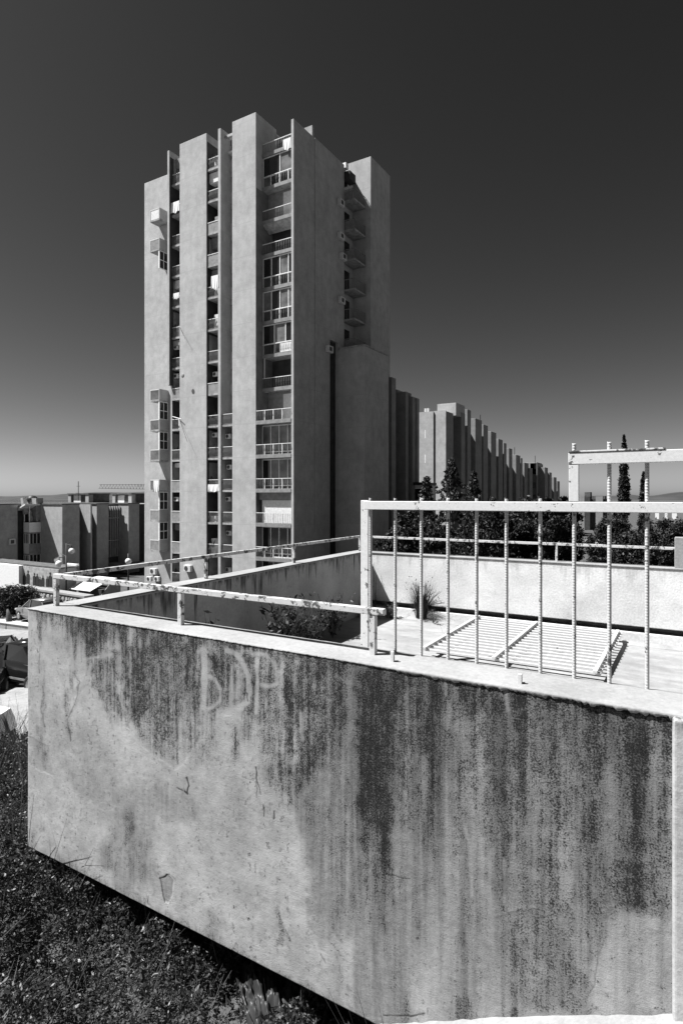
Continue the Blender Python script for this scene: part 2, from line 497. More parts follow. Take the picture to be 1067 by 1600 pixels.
def hill(name, pts, Z, depth, zb):
    """ridge along photo columns, a real body with a far slope"""
    n = 80; m = 9
    xs = np.linspace(pts[0][0], pts[-1][0], n)
    ys = np.interp(xs, [p[0] for p in pts], [p[1] for p in pts])
    ys = ys + (fbm(xs*.05, xs*0, 4, 2)-.5)*1.6*(ys < pts[0][1]-.5)
    V = []
    for i in range(n):
        top = at(xs[i], ys[i], Z)
        ray = Vector((top.x, top.y, 0)).normalized()
        for j in range(m):
            t = j/(m-1)*2-1
            h = zb + (top.z-zb)*max(0, math.cos(t*math.pi/2))**.8
            p = Vector((top.x, top.y, 0)) + ray*(t*depth)
            V.append((p.x, p.y, h))
    Fq = [(i*m+j, i*m+j+1, (i+1)*m+j+1, (i+1)*m+j) for i in range(n-1) for j in range(m-1)]
    return structure(name, fast_mesh(name, np.array(V), np.array(Fq), M['hill'], True))
hill("island_hills", [(-220,776.5),(-60,774.5),(0,775.2),(40,775.0),(90,773.0),(125,770.5),(150,769.5),(200,769.5),(228,768.5),(290,768),(360,771),(420,775),(460,777)], 15000, 2500, -66)
hill("coastal_hills", [(860,779),(930,775),(960,774.5),(985,772.5),(1003,775.5),(1020,774),(1045,770),(1067,768.5),(1120,764),(1200,766),(1300,772)], 4200, 900, -30)

# ------------------------------------------------------------------ the terrace in the foreground
ZT, ZF, ZB = -1.20, -2.55, -3.78        # parapet top, floor, underside
VF, VC, VBK = 3.80, 4.22, 11.5          # outer face of front wall, back edge of its top, inner face of rear wall
UL, UR = -6.24, 3.2
def ul(v): return UL - .052*(v - VF)    # the left wall is a little out of square
terrace = thing("terrace", "raised concrete terrace with a long stained plaster wall and whitewashed top", "terrace", (-3, 7, ZB))

def wall_uz(x, y):                      # photo pixel -> place on the outer face of the front wall
    u = on_v(x, VF); return u, zat(y, u, VF)

def seg_dist(P, Q, pts):
    d = np.full(P.shape, 1e9); T = np.zeros(P.shape)
    for (a, b), (c, e) in zip(pts[:-1], pts[1:]):
        dx, dy = c-a, e-b; L = dx*dx+dy*dy+1e-9
        t = np.clip(((P-a)*dx + (Q-b)*dy)/L, 0, 1)
        dd = np.hypot(P-a-t*dx, Q-b-t*dy)
        d = np.minimum(d, dd)
    return d

def stained_wall():
    nu, nz = 860, 372
    u = np.linspace(UL, -.10, nu); z = np.linspace(ZB, ZT-.012, nz)
    U, Zz = np.meshgrid(u, z, indexing='xy')
    Zc = -U*ST + VF*CT
    PX = CX + F*(U*CT + VF*ST)/Zc; PY = HY - F*Zz/Zc         # where each spot of plaster lies, measured on the photograph
    top = HY - F*ZT/Zc                                        # the wall's top edge there
    bot = HY - F*ZB/Zc
    h = (PY-top)/(bot-top)                                    # 0 at the top .. 1 at the bottom
    # wander, so that no patch has a ruled outline
    wx = (fbm(U*3.2, Zz*3.2, 4, 11)-.5); wy = (fbm(U*3.2+40, Zz*3.2, 4, 12)-.5)
    fx = (fbm(U*14, Zz*14, 3, 13)-.5); fy = (fbm(U*14+70, Zz*14, 3, 14)-.5)
    X = PX + wx*46 + fx*14; Y = PY + wy*40 + fy*14
    Xs = PX + wx*16 + fx*8
    streak = fbm(U*9, Zz*.55, 4, 21); streak2 = fbm(U*26, Zz*1.1, 3, 22); blot = fbm(U*2.0, Zz*2.0, 5, 23)
    stain = np.zeros_like(U); film = np.zeros_like(U)
    def rect(x0, x1, y0, y1, sx=14, sy=30, XX=X, YY=Y):
        return sstep(x0-sx, x0+sx, XX)*sstep(x1+sx, x1-sx, XX)*sstep(y0-sy, y0+sy, YY)*sstep(y1+sy, y1-sy, YY)
    def add(a, amount): np.maximum(stain, a*amount, out=stain)
    def poly(pts, soft, XX=X, YY=Y):
        P = np.array(pts, float); inside = np.zeros(XX.shape, bool); d = np.full(XX.shape, 1e9)
        for i in range(len(P)):
            a = P[i]; b = P[(i+1) % len(P)]
            cond = (a[1] > YY) != (b[1] > YY)
            xi = (b[0]-a[0])*(YY-a[1])/(b[1]-a[1]+1e-9) + a[0]
            inside ^= cond & (XX < xi)
            d = np.minimum(d, seg_dist(XX, YY, [tuple(a), tuple(b)]))
        sd = np.where(inside, d, -d)
        return sstep(-soft, soft, sd)
    dpx = PY - top
    # band of growth under the top edge
    band = sstep(60, 4, dpx + (streak-.5)*120)
    add(band*sstep(40, 70, PX)*(.55+.7*blot), .80)
    add(sstep(26, 2, dpx + (streak2-.5)*30)*sstep(48, 60, PX), .72)
    # runs, left part
    for x0, x1, y0, y1, a in ((62,70,950,1012,.75),(64,74,1040,1120,.38),(60,74,1130,1185,.50),(66,76,1150,1205,.5),(100,118,960,1020,.4),(124,134,960,1010,.45),
                              (152,168,955,1010,.5),(190,202,975,1062,.85),(206,222,980,1040,.6),(240,262,985,1050,.55)):
        add(rect(x0, x1, y0, y1, 6, 22, Xs, Y), a)
    add(poly([(150,1015),(178,1005),(192,1040),(190,1100),(200,1150),(172,1128),(156,1080)], 10), .60)
    add(poly([(196,1000),(312,985),(309,1110),(300,1165),(287,1200),(272,1200),(236,1180),(212,1150),(190,1120),(188,1050)], 12, PX+wx*34+fx*16, PY+wy*30+fy*16)*sstep(1290, 1060, PY+(streak-.5)*160), .66)
    add(poly([(194,1005),(236,1000),(238,1110),(222,1150),(200,1130),(190,1080)], 12), .82)
    add(poly([(270,990),(310,990),(309,1120),(292,1160),(280,1080)], 12), .74)
    add(poly([(326,1010),(372,1012),(374,1058),(362,1085),(338,1075),(327,1050)], 6), .80)
    add(poly([(300,1110),(345,1110),(345,1170),(320,1190),(300,1200)], 16), .36)
    add(poly([(388,1022),(440,1030),(450,1130),(440,1250),(400,1180),(392,1100)], 14), .50)
    add(rect(361, 378, 1140, 1200, 8, 20, Xs, Y), .48)
    # black run and the growth to its right
    add(rect(443, 462, 1010, 1205, 6, 60, PX+wx*14+fx*6, Y+(streak2-.5)*60), .92)
    add(poly([(455,1012),(548,1030),(556,1120),(540,1180),(500,1230),(470,1250),(452,1220)], 22), .72)
    add(poly([(420,1170),(468,1190),(474,1260),(450,1245)], 12), .66)
    add(poly([(462,1180),(575,1150),(580,1420),(520,1440),(480,1330)], 30)*(.4+.9*streak), .42)
    # grey film over the right two thirds
    fr = sstep(440, 600, PX + wx*120)*(.76 + .24*sstep(.95, .1, h + (blot-.5)*.5))
    film = np.maximum(film, np.clip(fr*(.72 + 1.1*(streak-.45) + .5*(streak2-.5)), 0, 1))
    for x0, x1, y0, y1, a in ((566,612,1040,1360,.96),(618,640,1045,1250,.80),(560,640,1040,1140,.82),(586,606,1200,1470,.62),(640,700,1055,1135,.80),(652,668,1120,1300,.42),
                              (700,716,1075,1420,.40),(706,800,1072,1110,.58),(806,846,1080,1290,.92),(800,860,1085,1170,.78),(864,876,1170,1400,.58),(818,836,1260,1400,.45),
                              (880,940,1090,1180,.62),(975,1052,1118,1205,.84),(1034,1052,1190,1330,.70),(990,1004,1180,1420,.62),(1012,1026,1240,1400,.55),
                              (920,940,1180,1330,.42),(742,756,1110,1500,.32),(930,1032,1330,1425,.62),(1036,1054,1120,1420,.5)):
        add(sstep(x0-26, x0+12, Xs+fx*16)*sstep(x1+24, x1-12, Xs+fx*16)*sstep(y0-30, y0+20, Y)*sstep(y1+.55*(y1-y0), y1-.45*(y1-y0), Y+(streak2-.5)*140)*(.5 + .8*streak), a*1.05)
    add(sstep(540, 620, PX+wx*60)*(.50 + 1.5*(streak-.5) + .8*(streak2-.5))*sstep(1.25, .1, h+(blot-.5)*.8), 1.0)
    add(sstep(640, 760, PX)*sstep(1.1, .0, h)*.62*(.5+blot)*(.6+.8*streak), 1.0)
    # foot of the wall where the ramp meets it
    foot = sstep(1545, 1590, PY + (streak-.5)*110)*sstep(580, 660, PX)*sstep(1010, 960, PX)
    add(foot*(.4+.6*blot)*sstep(.3, .62, streak), .75)
    add(poly([(800,1300),(860,1290),(905,1500),(945,1540),(890,1590),(800,1590),(790,1450)], 14), .52)
    film = np.maximum(film, poly([(735,1420),(860,1390),(925,1480),(920,1580),(740,1590)], 16)*.55)
    # bottom right: patched plaster, lighter and clean
    pat = .8*poly([(948,1440),(965,1425),(1035,1432),(1052,1450),(1052,1590),(925,1590),(925,1545)], 12, PX+wx*30+fx*12, PY+wy*14+fy*6)
    stain *= 1-pat*.92; film = film*(1-pat) + pat*(.34+.5*(streak2-.5))
    # soft films on the clean left part
    for p, a in (([(95,1185),(150,1195),(160,1262),(128,1255),(100,1215)], .42),([(160,1225),(260,1215),(330,1255),(300,1290),(240,1275),(180,1300),(160,1270)], .40),
                 ([(168,1270),(228,1262),(236,1390),(190,1390),(165,1340)], .38),([(320,1430),(345,1420),(345,1480),(325,1480)], .40),([(48,1140),(80,1150),(80,1212),(50,1200)], .34),
                 ([(430,1450),(500,1440),(560,1590),(480,1570)], .2),([(455,1200),(560,1180),(590,1460),(490,1480)], .62)):
        film = np.maximum(film, poly(p, 12)*a*(.6+.8*streak2))
    add(rect(192, 208, 1262, 1310, 6, 14, Xs, Y), .58); add(rect(200, 232, 1300, 1380, 9, 20), .34)
    add(poly([(170,1320),(185,1300),(190,1360),(175,1365)], 10), .35); add(rect(428, 440, 1400, 1480, 5, 20), .45)
    add(rect(378, 392, 1110, 1170, 5, 20, Xs, Y), .55)
    add(rect(52, 62, 1295, 1325, 5, 14), .5)
    add(rect(104, 112, 1080, 1160, 4, 14, Xs, Y), .45); add(rect(110, 122, 1040, 1080, 4, 14, Xs, Y), .4)
    # bottom edge of the wall keeps a thin grime line
    add(sstep(bot-16, bot-2, PY + (streak2-.5)*14)*sstep(150, 60, np.abs(PX-300)-120), .35)
    film = np.maximum(film, np.clip(.9*(blot-.42), 0, .4))
    # specks everywhere
    add((fbm(U*40, Zz*40, 2, 51) > .68)*.35, .8)
    add(poly([(300,1000),(442,1022),(444,1120),(430,1150),(395,1140),(380,1110),(340,1118),(305,1130)], 14), .62)
    # letters BDP in worn chalk-coloured paint
    def q(zx, zy): return (290+zx/5.93, 990+zy/5.93)
    strokes = [([q(170,150),q(172,400),q(165,690)], 5.6, .95), ([q(195,395),q(270,430),q(322,520),q(320,630),q(250,690),q(160,705)], 3.0, .55), ([q(120,165),q(200,165)], 3.0, .7),
               ([q(390,150),q(470,185),q(545,280),q(585,400),q(595,520),q(575,640),q(500,700),q(400,725)], 4.2, .75), ([q(440,300),q(428,560),q(425,690)], 3.0, .45),
               ([q(668,235),q(668,480),q(655,735)], 3.0, .85), ([q(640,190),q(740,190),q(820,270),q(862,360),q(845,470),q(770,495),q(670,470)], 3.4, .55)]
    chalk = np.zeros_like(U); worn = .35+.75*fbm(U*11+3, Zz*11, 3, 91)
    for pts, w, a in strokes:
        dd = seg_dist(PX+wx*5, PY+wy*5, pts) + fx*3
        chalk = np.maximum(chalk, sstep(w*.85+2.0, w*.85-1.8, dd)*np.clip(a*1.25*worn, 0, 1))
    chalk = np.maximum(chalk, poly([q(520,300),q(560,330),q(575,520),q(540,640),q(450,690),q(440,620),q(500,480)], 5)*.45)
    for pts, w in (([(70,1000),(78,1050),(76,1095)], 5), ([(726,1290),(735,1330),(737,1400)], 2.2), ([(787,1340),(787,1410)], .6), ([(470,1115),(473,1155)], 2.5), ([(695,1066),(697,1075),(696,1085)], 1.5), ([(135,1030),(175,1022)], 3), ([(790,1080),(793,1110)], 2)):
        chalk = np.maximum(chalk, sstep(w+2.5, w-2, seg_dist(PX, PY, pts)+fx*6)*.55)
    stain = stain*(1-chalk*.75)
    # cracks and broken plaster
    crack = np.zeros_like(U); disp = np.zeros_like(U)
    def crk(pts, w, a=1.0):
        dd = seg_dist(PX+wx*10+fx*5, PY+wy*10+fy*5, pts)
        m_ = sstep(w*.75+.8, w*.4-.4, dd + (streak2-.5)*1.5)
        np.maximum(crack, m_*a*(.6+.5*blot), out=crack)
    for pts, w, a in (([(291,1215),(296,1228),(294,1240)], 1.4, 1), ([(276,1231),(286,1235)], .9, .9), ([(290,1236),(295,1241)], 2.2, 1), ([(399,1200),(402,1222),(407,1243)], .8, .9), ([(399,1222),(400,1248)], .5, .6),
                      ([(409,1258),(411,1275)], 1.4, 1), ([(428,1266),(428,1277)], 1.1, .9), ([(387,1085),(389,1097)], 1.2, 1), ([(377,1125),(384,1110),(390,1118),(388,1150)], .8, .8),
                      ([(118,1048),(121,1060),(126,1068),(122,1088),(116,1104),(108,1128),(110,1160)], .6, .65), ([(63,1010),(61,1050)], .5, .6), ([(68,1070),(66,1110),(72,1135)], .9, .6), ([(70,1150),(70,1200)], .5, .5),
                      ([(247,1372),(262,1364)], 1.0, .95), ([(247,1372),(252,1392),(257,1410)], .9, .9), ([(262,1364),(272,1376)], .4, .5),
                      ([(1042,1390),(1035,1428),(1028,1430)], .7, .6), ([(925,1404),(960,1408),(990,1420)], .8, .5), ([(945,1460),(935,1490),(930,1540),(915,1560)], .7, .6),
                      ([(378,1033),(400,1037)], .5, .7), ([(605,1365),(640,1373)], .9, .8), ([(600,1588),(640,1586),(665,1584)], 1.6, 1), ([(1030,1124),(1000,1117),(975,1113),(955,1108)], 2.2, 1),
                      ([(920,1092),(940,1098),(955,1105),(975,1108)], 2.0, 1), ([(210,1395),(225,1400),(240,1420)], .4, .5), ([(100,1425),(120,1440)], .4, .4), ([(500,1490),(506,1505)], .6, .8)):
        crk(pts, w, a)
    chip = poly([(248,1374),(262,1365),(271,1376),(270,1400),(264,1412),(256,1408)], 1.2, PX+fx*4, PY+fy*4)
    film = np.maximum(film, chip*.55); stain *= 1-chip*.6
    # relief: old coats of plaster, flakes, trowel ridges
    disp += .006*(fbm(U*3.5, Zz*3.5, 4, 31)-.5) + .0022*(fbm(U*16, Zz*16, 4, 32)-.5)
    coat = poly([(46,1150),(80,1165),(84,1213),(64,1207),(50,1198)], 1.5, PX+wx*10, PY+wy*10)
    coat2 = poly([(196,1140),(236,1178),(272,1203),(286,1196),(300,1165),(296,1100),(240,1060)], 2, PX+wx*14+fx*5, PY+wy*12+fy*5)
    disp -= .0022*coat2 + .0022*coat
    disp -= .004*chip + .0015*crack
    flake = poly([(117,1060),(128,1066),(124,1090),(112,1116),(106,1150),(102,1140),(110,1110),(120,1082)], 2.5, PX+fx*6, PY+fy*6)
    disp += .002*flake
    for pts, w, a in (([(775,1432),(800,1424),(840,1418)], 2.0, .007), ([(920,1402),(945,1408)], 1.5, .006), ([(385,1210),(395,1212)], 7, .006), ([(160,1160),(230,1180)], 1.0, .002),
                      ([(600,1440),(700,1450)], 1.2, .003), ([(440,1530),(540,1590)], 2.0, .004), ([(60,1135),(64,1138)], 4, .006), ([(115,1172),(124,1174)], 3, .006), ([(1010,1447),(1030,1455)], 2, .004),
                      ([(690,1330),(790,1300)], 1.0, .002), ([(905,1330),(1010,1350)], 1.0, .003), ([(640,1180),(740,1200)], 1.0, .002)):
        disp += .16*a*sstep(w+1.5, w-1, seg_dist(PX+wx*8, PY+wy*8, pts)+fx*2)
    disp += .0012*pat
    # torn upper edge under the whitewash
    disp -= .004*sstep(16, 2, dpx + (fbm(U*7, Zz*7, 3, 77)-.5)*30)*sstep(540, 700, PX)
    Vv = VF - disp
    VV = np.stack([U, Vv, Zz], -1).reshape(-1, 3)
    i, j = np.meshgrid(np.arange(nz-1), np.arange(nu-1), indexing='ij')
    a = i*nu+j
    Fq = np.stack([a, a+1, a+nu+1, a+nu], -1).reshape(-1, 4)
    # closed body behind the plaster
    n0 = len(VV)
    per = np.concatenate([np.arange(nu), np.arange(1, nz)*nu + nu-1, (nz-1)*nu + np.arange(nu-2, -1, -1), np.arange(nz-2, 0, -1)*nu])
    back = VV[per].copy(); back[:,1] = VC-.03
    VV = np.vstack([VV, back])
    kp = len(per); t = np.arange(kp); t2 = (t+1) % kp
    rim = np.stack([per[t], n0+t, n0+t2, per[t2]], -1)
    off = np.array(wloc(terrace))
    me = fast_mesh("front_wall", VV-off, np.vstack([Fq, rim]), M['stained'], True)
    for nm, arr in (('stain', stain), ('film', film), ('chalk', chalk), ('crack', crack)):
        full = np.concatenate([np.clip(arr, 0, 1).reshape(-1), np.full(kp, .2)]).astype(np.float32)
        me.attributes.new(nm, 'FLOAT', 'POINT').data.foreach_set('value', full)
    # stain/film masks were painted in place, the material keeps town coordinates
    o = link("front_wall", me, terrace)
    o['label'] = "plaster wall streaked with black rain runs and worn letters BDP"
    return o
stained_wall()

def coping_front():
    """whitewashed top of the front wall; its front lip is ragged and drips over the plaster on the right"""
    n = 1100
    u = np.linspace(UL-.012, UR, n)
    px = CX + F*(u*CT+VF*ST)/(-u*ST+VF*CT)
    r1 = fbm(u*6, u*0+3, 4, 61)-.5; r2 = fbm(u*22, u*0+8, 4, 62)-.5
    w = sstep(480, 720, px)
    r3 = vnoise(u*55, u*0+2, 64)-.5
    wr = sstep(850, 930, px)
    ov = .004 + .004*np.abs(r1) + w*.003 + wr*.014*(r1+.45).clip(0) + r2*.004
    lip = .008 + .014*np.abs(r2) + w*(.006 + .018*np.abs(r1)) + np.abs(r2)*.03*(.4+w) + np.abs(r3)*.016*w
    lip = np.where(px > 1046, .04, lip)
    rows = []
    rows.append((np.full(n, VC), np.full(n, ZT-.20)))
    rows.append((np.full(n, VC)+r2*.006, ZT-.004+r2*.003))
    for t in (.9, .7, .5, .3, .12):
        rows.append((VF + (VC-VF)*t + u*0, ZT + .006*(fbm(u*5, u*0+t*9, 3, 63)-.5)))
    rows.append((VF-ov*.6, ZT-.002+r2*.002)); rows.append((VF-ov, ZT-.010+r2*.004)); rows.append((VF-ov*.95, ZT-lip)); rows.append((VF+.004+u*0, ZT-lip-.003))
    rows.append((VF+.03+u*0, ZT-.09+u*0)); rows.append((np.full(n, VC-.05), np.full(n, ZT-.2)))
    m = len(rows)
    V = np.stack([np.stack([u, a, b], -1) for a, b in rows], 0).reshape(-1, 3)
    i, j = np.meshgrid(np.arange(m-1), np.arange(n-1), indexing='ij')
    a = i*n+j
    Fq = np.stack([a, a+1, a+n+1, a+n], -1).reshape(-1, 4)
    me = fast_mesh("coping", V-np.array(wloc(terrace)), Fq, M['coping'], True)
    return link("coping", me, terrace)
coping_front()
# back skin of the front wall, pilaster on the right, left wall, rear wall, floor, underside
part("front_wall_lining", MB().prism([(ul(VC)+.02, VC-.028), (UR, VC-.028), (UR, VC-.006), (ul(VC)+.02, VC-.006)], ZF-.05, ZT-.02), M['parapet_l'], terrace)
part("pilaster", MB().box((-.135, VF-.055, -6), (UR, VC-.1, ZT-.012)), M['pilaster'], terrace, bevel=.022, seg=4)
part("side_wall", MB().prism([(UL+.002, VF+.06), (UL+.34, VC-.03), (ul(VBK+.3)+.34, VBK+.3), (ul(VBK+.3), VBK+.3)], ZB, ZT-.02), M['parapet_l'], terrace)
part("coping", MB().prism([(UL-.015, VC+.002), (UL+.355, VC+.002), (ul(VBK+.3)+.35, VBK-.02), (ul(VBK+.3)-.015, VBK-.02)], ZT-.022, ZT+.001), M['coping'], terrace, bevel=.008)
part("rear_wall", MB().box((ul(VBK)+.05, VBK, ZF+.31), (UR, VBK+.28, ZT-.02)), M['parapet'], terrace, bevel=.012)
part("coping", MB().box((ul(VBK)-.01, VBK-.015, ZT-.022), (UR, VBK+.29, ZT+.004)), M['coping'], terrace, bevel=.008)
part("upstand", MB().box((ul(VBK)+.1, VBK-.015, ZF-.1), (UR, VBK+.26, ZF+.205)), M['parapet'], terrace, bevel=.01)
part("slot", MB().box((ul(VBK)+.1, VBK+.16, ZF+.206), (UR, VBK+.26, ZF+.309)), M['roofd'], terrace)
part("fillet", MB().ext([(VBK-.016, ZF+.05), (VBK-.016, ZF-.01), (VBK-.14, ZF-.01), (VBK-.14, ZF+.004)], 0, ul(VBK)+.4, UR), M['floor'], terrace)
part("floor_slab", MB().prism([(UL+.05, VC-.05), (UR, VC-.05), (UR, VBK+.2), (ul(VBK)+.05, VBK+.2)], ZB+.02, ZF), M['floor'], terrace)
part("support_wall", MB().box((-3.6, 6.2, -7), (UR, 11.2, ZB+.05)), M['soil'], terrace)
part("pier", MB().box((on_v(1053, VBK), VBK+.02, ZT-.01), (UR, VBK+.24, zat(840, on_v(1060, VBK), VBK))), M['coping'], terrace, bevel=.01)

# sloping concrete strip that climbs along the foot of the wall
mb = MB()
prof = [(-2.02, -3.82), (-1.9, -3.74), (-1.02, -3.29), (-.135, -2.88), (1.5, -2.1), (1.5, -4.9), (-2.02, -4.9)]
n_ = 60
V = []; Fq = []
us = np.linspace(-2.05, 1.4, n_)
zs = np.interp(us, [p[0] for p in prof[:5]], [p[1] for p in prof[:5]])
for a in range(n_):
    for vv, dz in ((VF+.1, 0), (VF-.01, 0), (VF-.25, -.01), (VF-.5, -.02), (VF-.62, -.03), (VF-.64, -1.6)):
        jx = (random.random()-.5)*.05 if a < 4 else 0
        V.append((us[a]+jx, vv, zs[a]+dz+(random.random()-.5)*.012))
for a in range(n_-1):
    for b in range(5):
        Fq.append((a*6+b, a*6+b+1, (a+1)*6+b+1, (a+1)*6+b))
me = fast_mesh("concrete_ramp", np.array(V)-np.array([-.5, 3.4, -4.6]), np.array(Fq), M['coping'], False)
tag(link("concrete_ramp", me, None, (-.5, 3.4, -4.6)), "rough pale concrete strip climbing along the foot of the stained wall", "ramp")

# ------------------------------------------------------------------ low pipe railing round the terrace
RZ = -.845
rail = thing("pipe_railing", "low rusty white pipe railing running round the top of the terrace walls", "railing", (UL+.1, 4.04, ZT))
UPX = -6.10; VR = 4.04; VRB = VBK+.12
uend = on_v(601, VR)
part("rail", MB().box((UPX-.03, VR-.026, RZ-.05), (uend, VR+.026, RZ)), M['rusty'], rail, bevel=.004)
part("rail", MB().bar((UPX-.0, VR+.03, RZ-.03), (ul(VRB)+.14, VRB-.03, RZ-.03), .05, .05), M['rusty'], rail, bevel=.004)
part("rail", MB().box((ul(VRB)+.11, VRB-.022, RZ-.052), (UR, VRB+.022, RZ-.004)), M['rusty'], rail, bevel=.004)
for uu, vv in [(UPX, VR), (on_v(283, VR), VR), (on_v(583, VR), VR)]:
    part("post", MB().box((uu-.024, vv-.022, ZT-.01), (uu+.024, vv+.022, RZ-.051)), M['rusty'], rail, bevel=.003)
for x in (321, 467):
    vv = on_u(x, ul(7)+.15); uu = ul(vv)+.14
    part("post", MB().box((uu-.022, vv-.022, ZT-.01), (uu+.022, vv+.022, RZ-.055)), M['rusty'], rail, bevel=.003)
for uu in (ul(VRB)+.14, on_v(701, VRB), on_v(869, VRB)):
    part("post", MB().box((uu-.02, VRB-.02, ZT-.01), (uu+.02, VRB+.02, RZ-.053)), M['rusty'], rail, bevel=.003)

# ------------------------------------------------------------------ fence of ribbed steel bars
fence = thing("rebar_fence", "white painted fence of ribbed steel bars standing on the terrace wall", "fence", (-1.2, 4.2, ZT))
VB = 4.19
BZ0, BZ1 = -.097, -.030
uL = on_v(566, VB)
part("post", MB().box((uL-.035, VC+.004, ZT-.28), (uL+.035, VC+.074, BZ1+.006)), M['beam'], fence, bevel=.004)
part("beam", MB().box((uL+.037, VB-.042, BZ0), (2.4, VB-.013, BZ1)), M['beam'], fence, bevel=.004)
uu0 = on_v(888, VB-.04); uu1 = on_v(903.5, VB-.04)
UZ0, UZ1 = .215, .292
part("post", MB().box((uu0, VB-.041, BZ1+.002), (uu1, VB-.013, UZ0-.002)), M['beam'], fence, bevel=.003)
part("beam", MB().box((uu0-.003, VB-.043, UZ0), (2.4, VB-.012, UZ1)), M['beam'], fence, bevel=.004)
part("flat_strip", MB().box((uu0, VB-.047, UZ1+.001), (on_v(1039, VB-.04), VB-.006, UZ1+.013)), M['rusty'], fence, bevel=.003)
def rebar(x, y, z0, z1, r=.0115, name="bar"):
    """bar with two rows of slanting ribs and a cut tip"""
    seg = 10; pitch = .0185; n = int((z1-z0)/(pitch/4))
    Vt = []
    for i in range(n+1):
        z = z0 + (z1-z0)*i/n
        for k in range(seg):
            t = 2*math.pi*k/seg
            ph = (z/pitch + (.5 if k >= seg//2 else 0) + .18*math.sin(t)) % 1
            rr = r*(1.13 if ph < .36 else .94)
            if k in (0, seg//2): rr = r*1.12
            zz = z
            if i == n: zz = z - .012*(1+math.cos(t))
            Vt.append((x+rr*math.cos(t), y+rr*math.sin(t), zz))
    Fq = [(i*seg+k, i*seg+(k+1)%seg, (i+1)*seg+(k+1)%seg, (i+1)*seg+k) for i in range(n) for k in range(seg)]
    cap = len(Vt); Vt.append((x, y, z1-.012))
    Vt = np.array(Vt)
    me = fast_mesh(name, Vt-np.array(wloc(fence)), np.array(Fq + [(n*seg+k, n*seg+(k+1)%seg, n*seg+(k+2)%seg, cap) for k in range(0, seg, 2)]), M['barpaint'], False)
    return link(name, me, fence)
for i, x in enumerate([579, 617, 658.5, 700, 745, 791.5, 843, 896, 951, 1011, 1078, 1150]):
    u = on_v(x, VB)
    rebar(u+random.uniform(-.004,.004), VB+random.uniform(-.003,.003), ZT-.02, .36 if i >= 7 else BZ1+.024+random.uniform(0,.008))

for x, y, lab, h in ((613, 1034, "short cut-off steel stub on the wall top beside the railing's end", .075), (812, 1068, "short cut-off steel stub on the wall top in front of the lying grille", .062)):
    p = atg(x, y, ZT)
    mb = MB().box((p.x-.013, p.y-.010, ZT-.01), (p.x+.013, p.y+.010, ZT+h)).box((p.x-.013, p.y+.0105, ZT-.01), (p.x-.004, p.y+.032, ZT+h*.8))
    single("steel_stub", mb, M['rusty'], lab, "steel stub", bevel=.002)

# ------------------------------------------------------------------ steel grille lying on the floor
gr = thing("steel_grille", "white steel slatted grille lying on the terrace floor against the rear wall", "grille", (-2.5, 10.2, ZF))
gz = ZF+.115
for gu in (-3.70, -2.60, -1.22):
    part("frame_bar", MB().bar((gu, 8.65, gz+.078), (gu-.02, 11.42, gz+.105), .055, .04), M['grille'], gr, bevel=.003)
ns = 15
for i in range(ns):
    t = i/(ns-1); vv = 8.75+2.62*t; zz = gz+.035+.028*t
    part("slat", MB().bar((-3.78, vv, zz), (-1.16, vv+.015, zz), .052, .03), M['grille'], gr)
mb = MB().tube([(-3.3, 8.9, ZF+.012), (-2.4, 9.8, ZF+.012), (-1.25, 10.9, ZF+.012)], .014, 6)
single("iron_rod", mb, M['black'], "dark thin rod lying slantwise beneath the slatted grille", "rod")
p = atg(612, 965, ZF)
single("wood_stick", MB().bar((p.x-.22, p.y+.05, ZF+.03), (p.x+.16, p.y-.06, ZF+.025), .05, .03), M['wood'], "short pale stick lying on the floor beside the grass tuft", "stick", bevel=.004)

# ------------------------------------------------------------------ apartment tower
PITCH = 2.9
def sl(k): return .65 + PITCH*k          # top of the floor slab of storey k
TB = -8.6
TOPP = 32.95
tower = thing("apartment_tower", "tall pale concrete apartment tower with vertical blind panels and stacked loggias", "tower", (-37, 46, TB))
P_ = lambda name, mb, mat, par=None, **kw: part(name, mb, mat, par or tower, **kw)
VT = 40.0
uA0 = on_v(226, 41.2); uFa0, uFa1 = on_v(262, VT), on_v(264.8, VT)
uB0, uB1 = on_v(281, VT), on_v(323, VT)
uG0, uG1 = on_v(341, VT), on_v(345, VT)
uC0, uC1 = on_v(363, VT), on_v(400, VT)
uD0, uD1 = on_v(455, VT), on_v(459, VT)
# walls and blind panels
P_("side_shade_lining", MB().box((uFa1+.001, VT+.06, 10.6), (uFa1+.02, 42.28, 32.2)), M['inner'])  # added thin dark sheets: deep shade of the narrow bays put into colour
P_("side_shade_lining", MB().box((uFa1+.001, VT+.42, TB), (uFa1+.02, 42.28, 10.59)), M['inner'])
P_("side_shade_lining", MB().box((uB1+.001, VT+.08, TB), (uB1+.02, 42.21, 32.2)), M['inner'])
P_("side_shade_lining", MB().box((uC1+.001, VT+.03, TB), (uC1+.012, 42.59, 26.5)), M['shade_grey'])  # added sheet from the shadow line down, its darker grey stands for shade
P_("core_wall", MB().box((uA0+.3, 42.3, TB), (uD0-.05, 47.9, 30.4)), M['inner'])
P_("wall_panel", MB().box((uA0, 41.2, TB), (uFa0+.02, 44.0, 31.5)), M['facade'], bevel=.03)
P_("fin", MB().box((uFa0, VT, 10.6), (uFa1, 42.29, 32.8)), M['facade'])
P_("fin", MB().box((uFa0+.06, VT+.35, TB), (uFa1+.0, 42.28, 10.59)), M['facade'])
P_("wall_panel", MB().box((uB0, VT, TB), (uB1, 42.6, TOPP)), M['facade'], bevel=.03)
P_("fin", MB().box((uG0, VT, TB), (uG1, 42.6, TOPP-.1)), M['facade'])
P_("wall_panel", MB().box((uC0, VT, TB), (uC1, 42.9, TOPP)), M['facade'], bevel=.03)
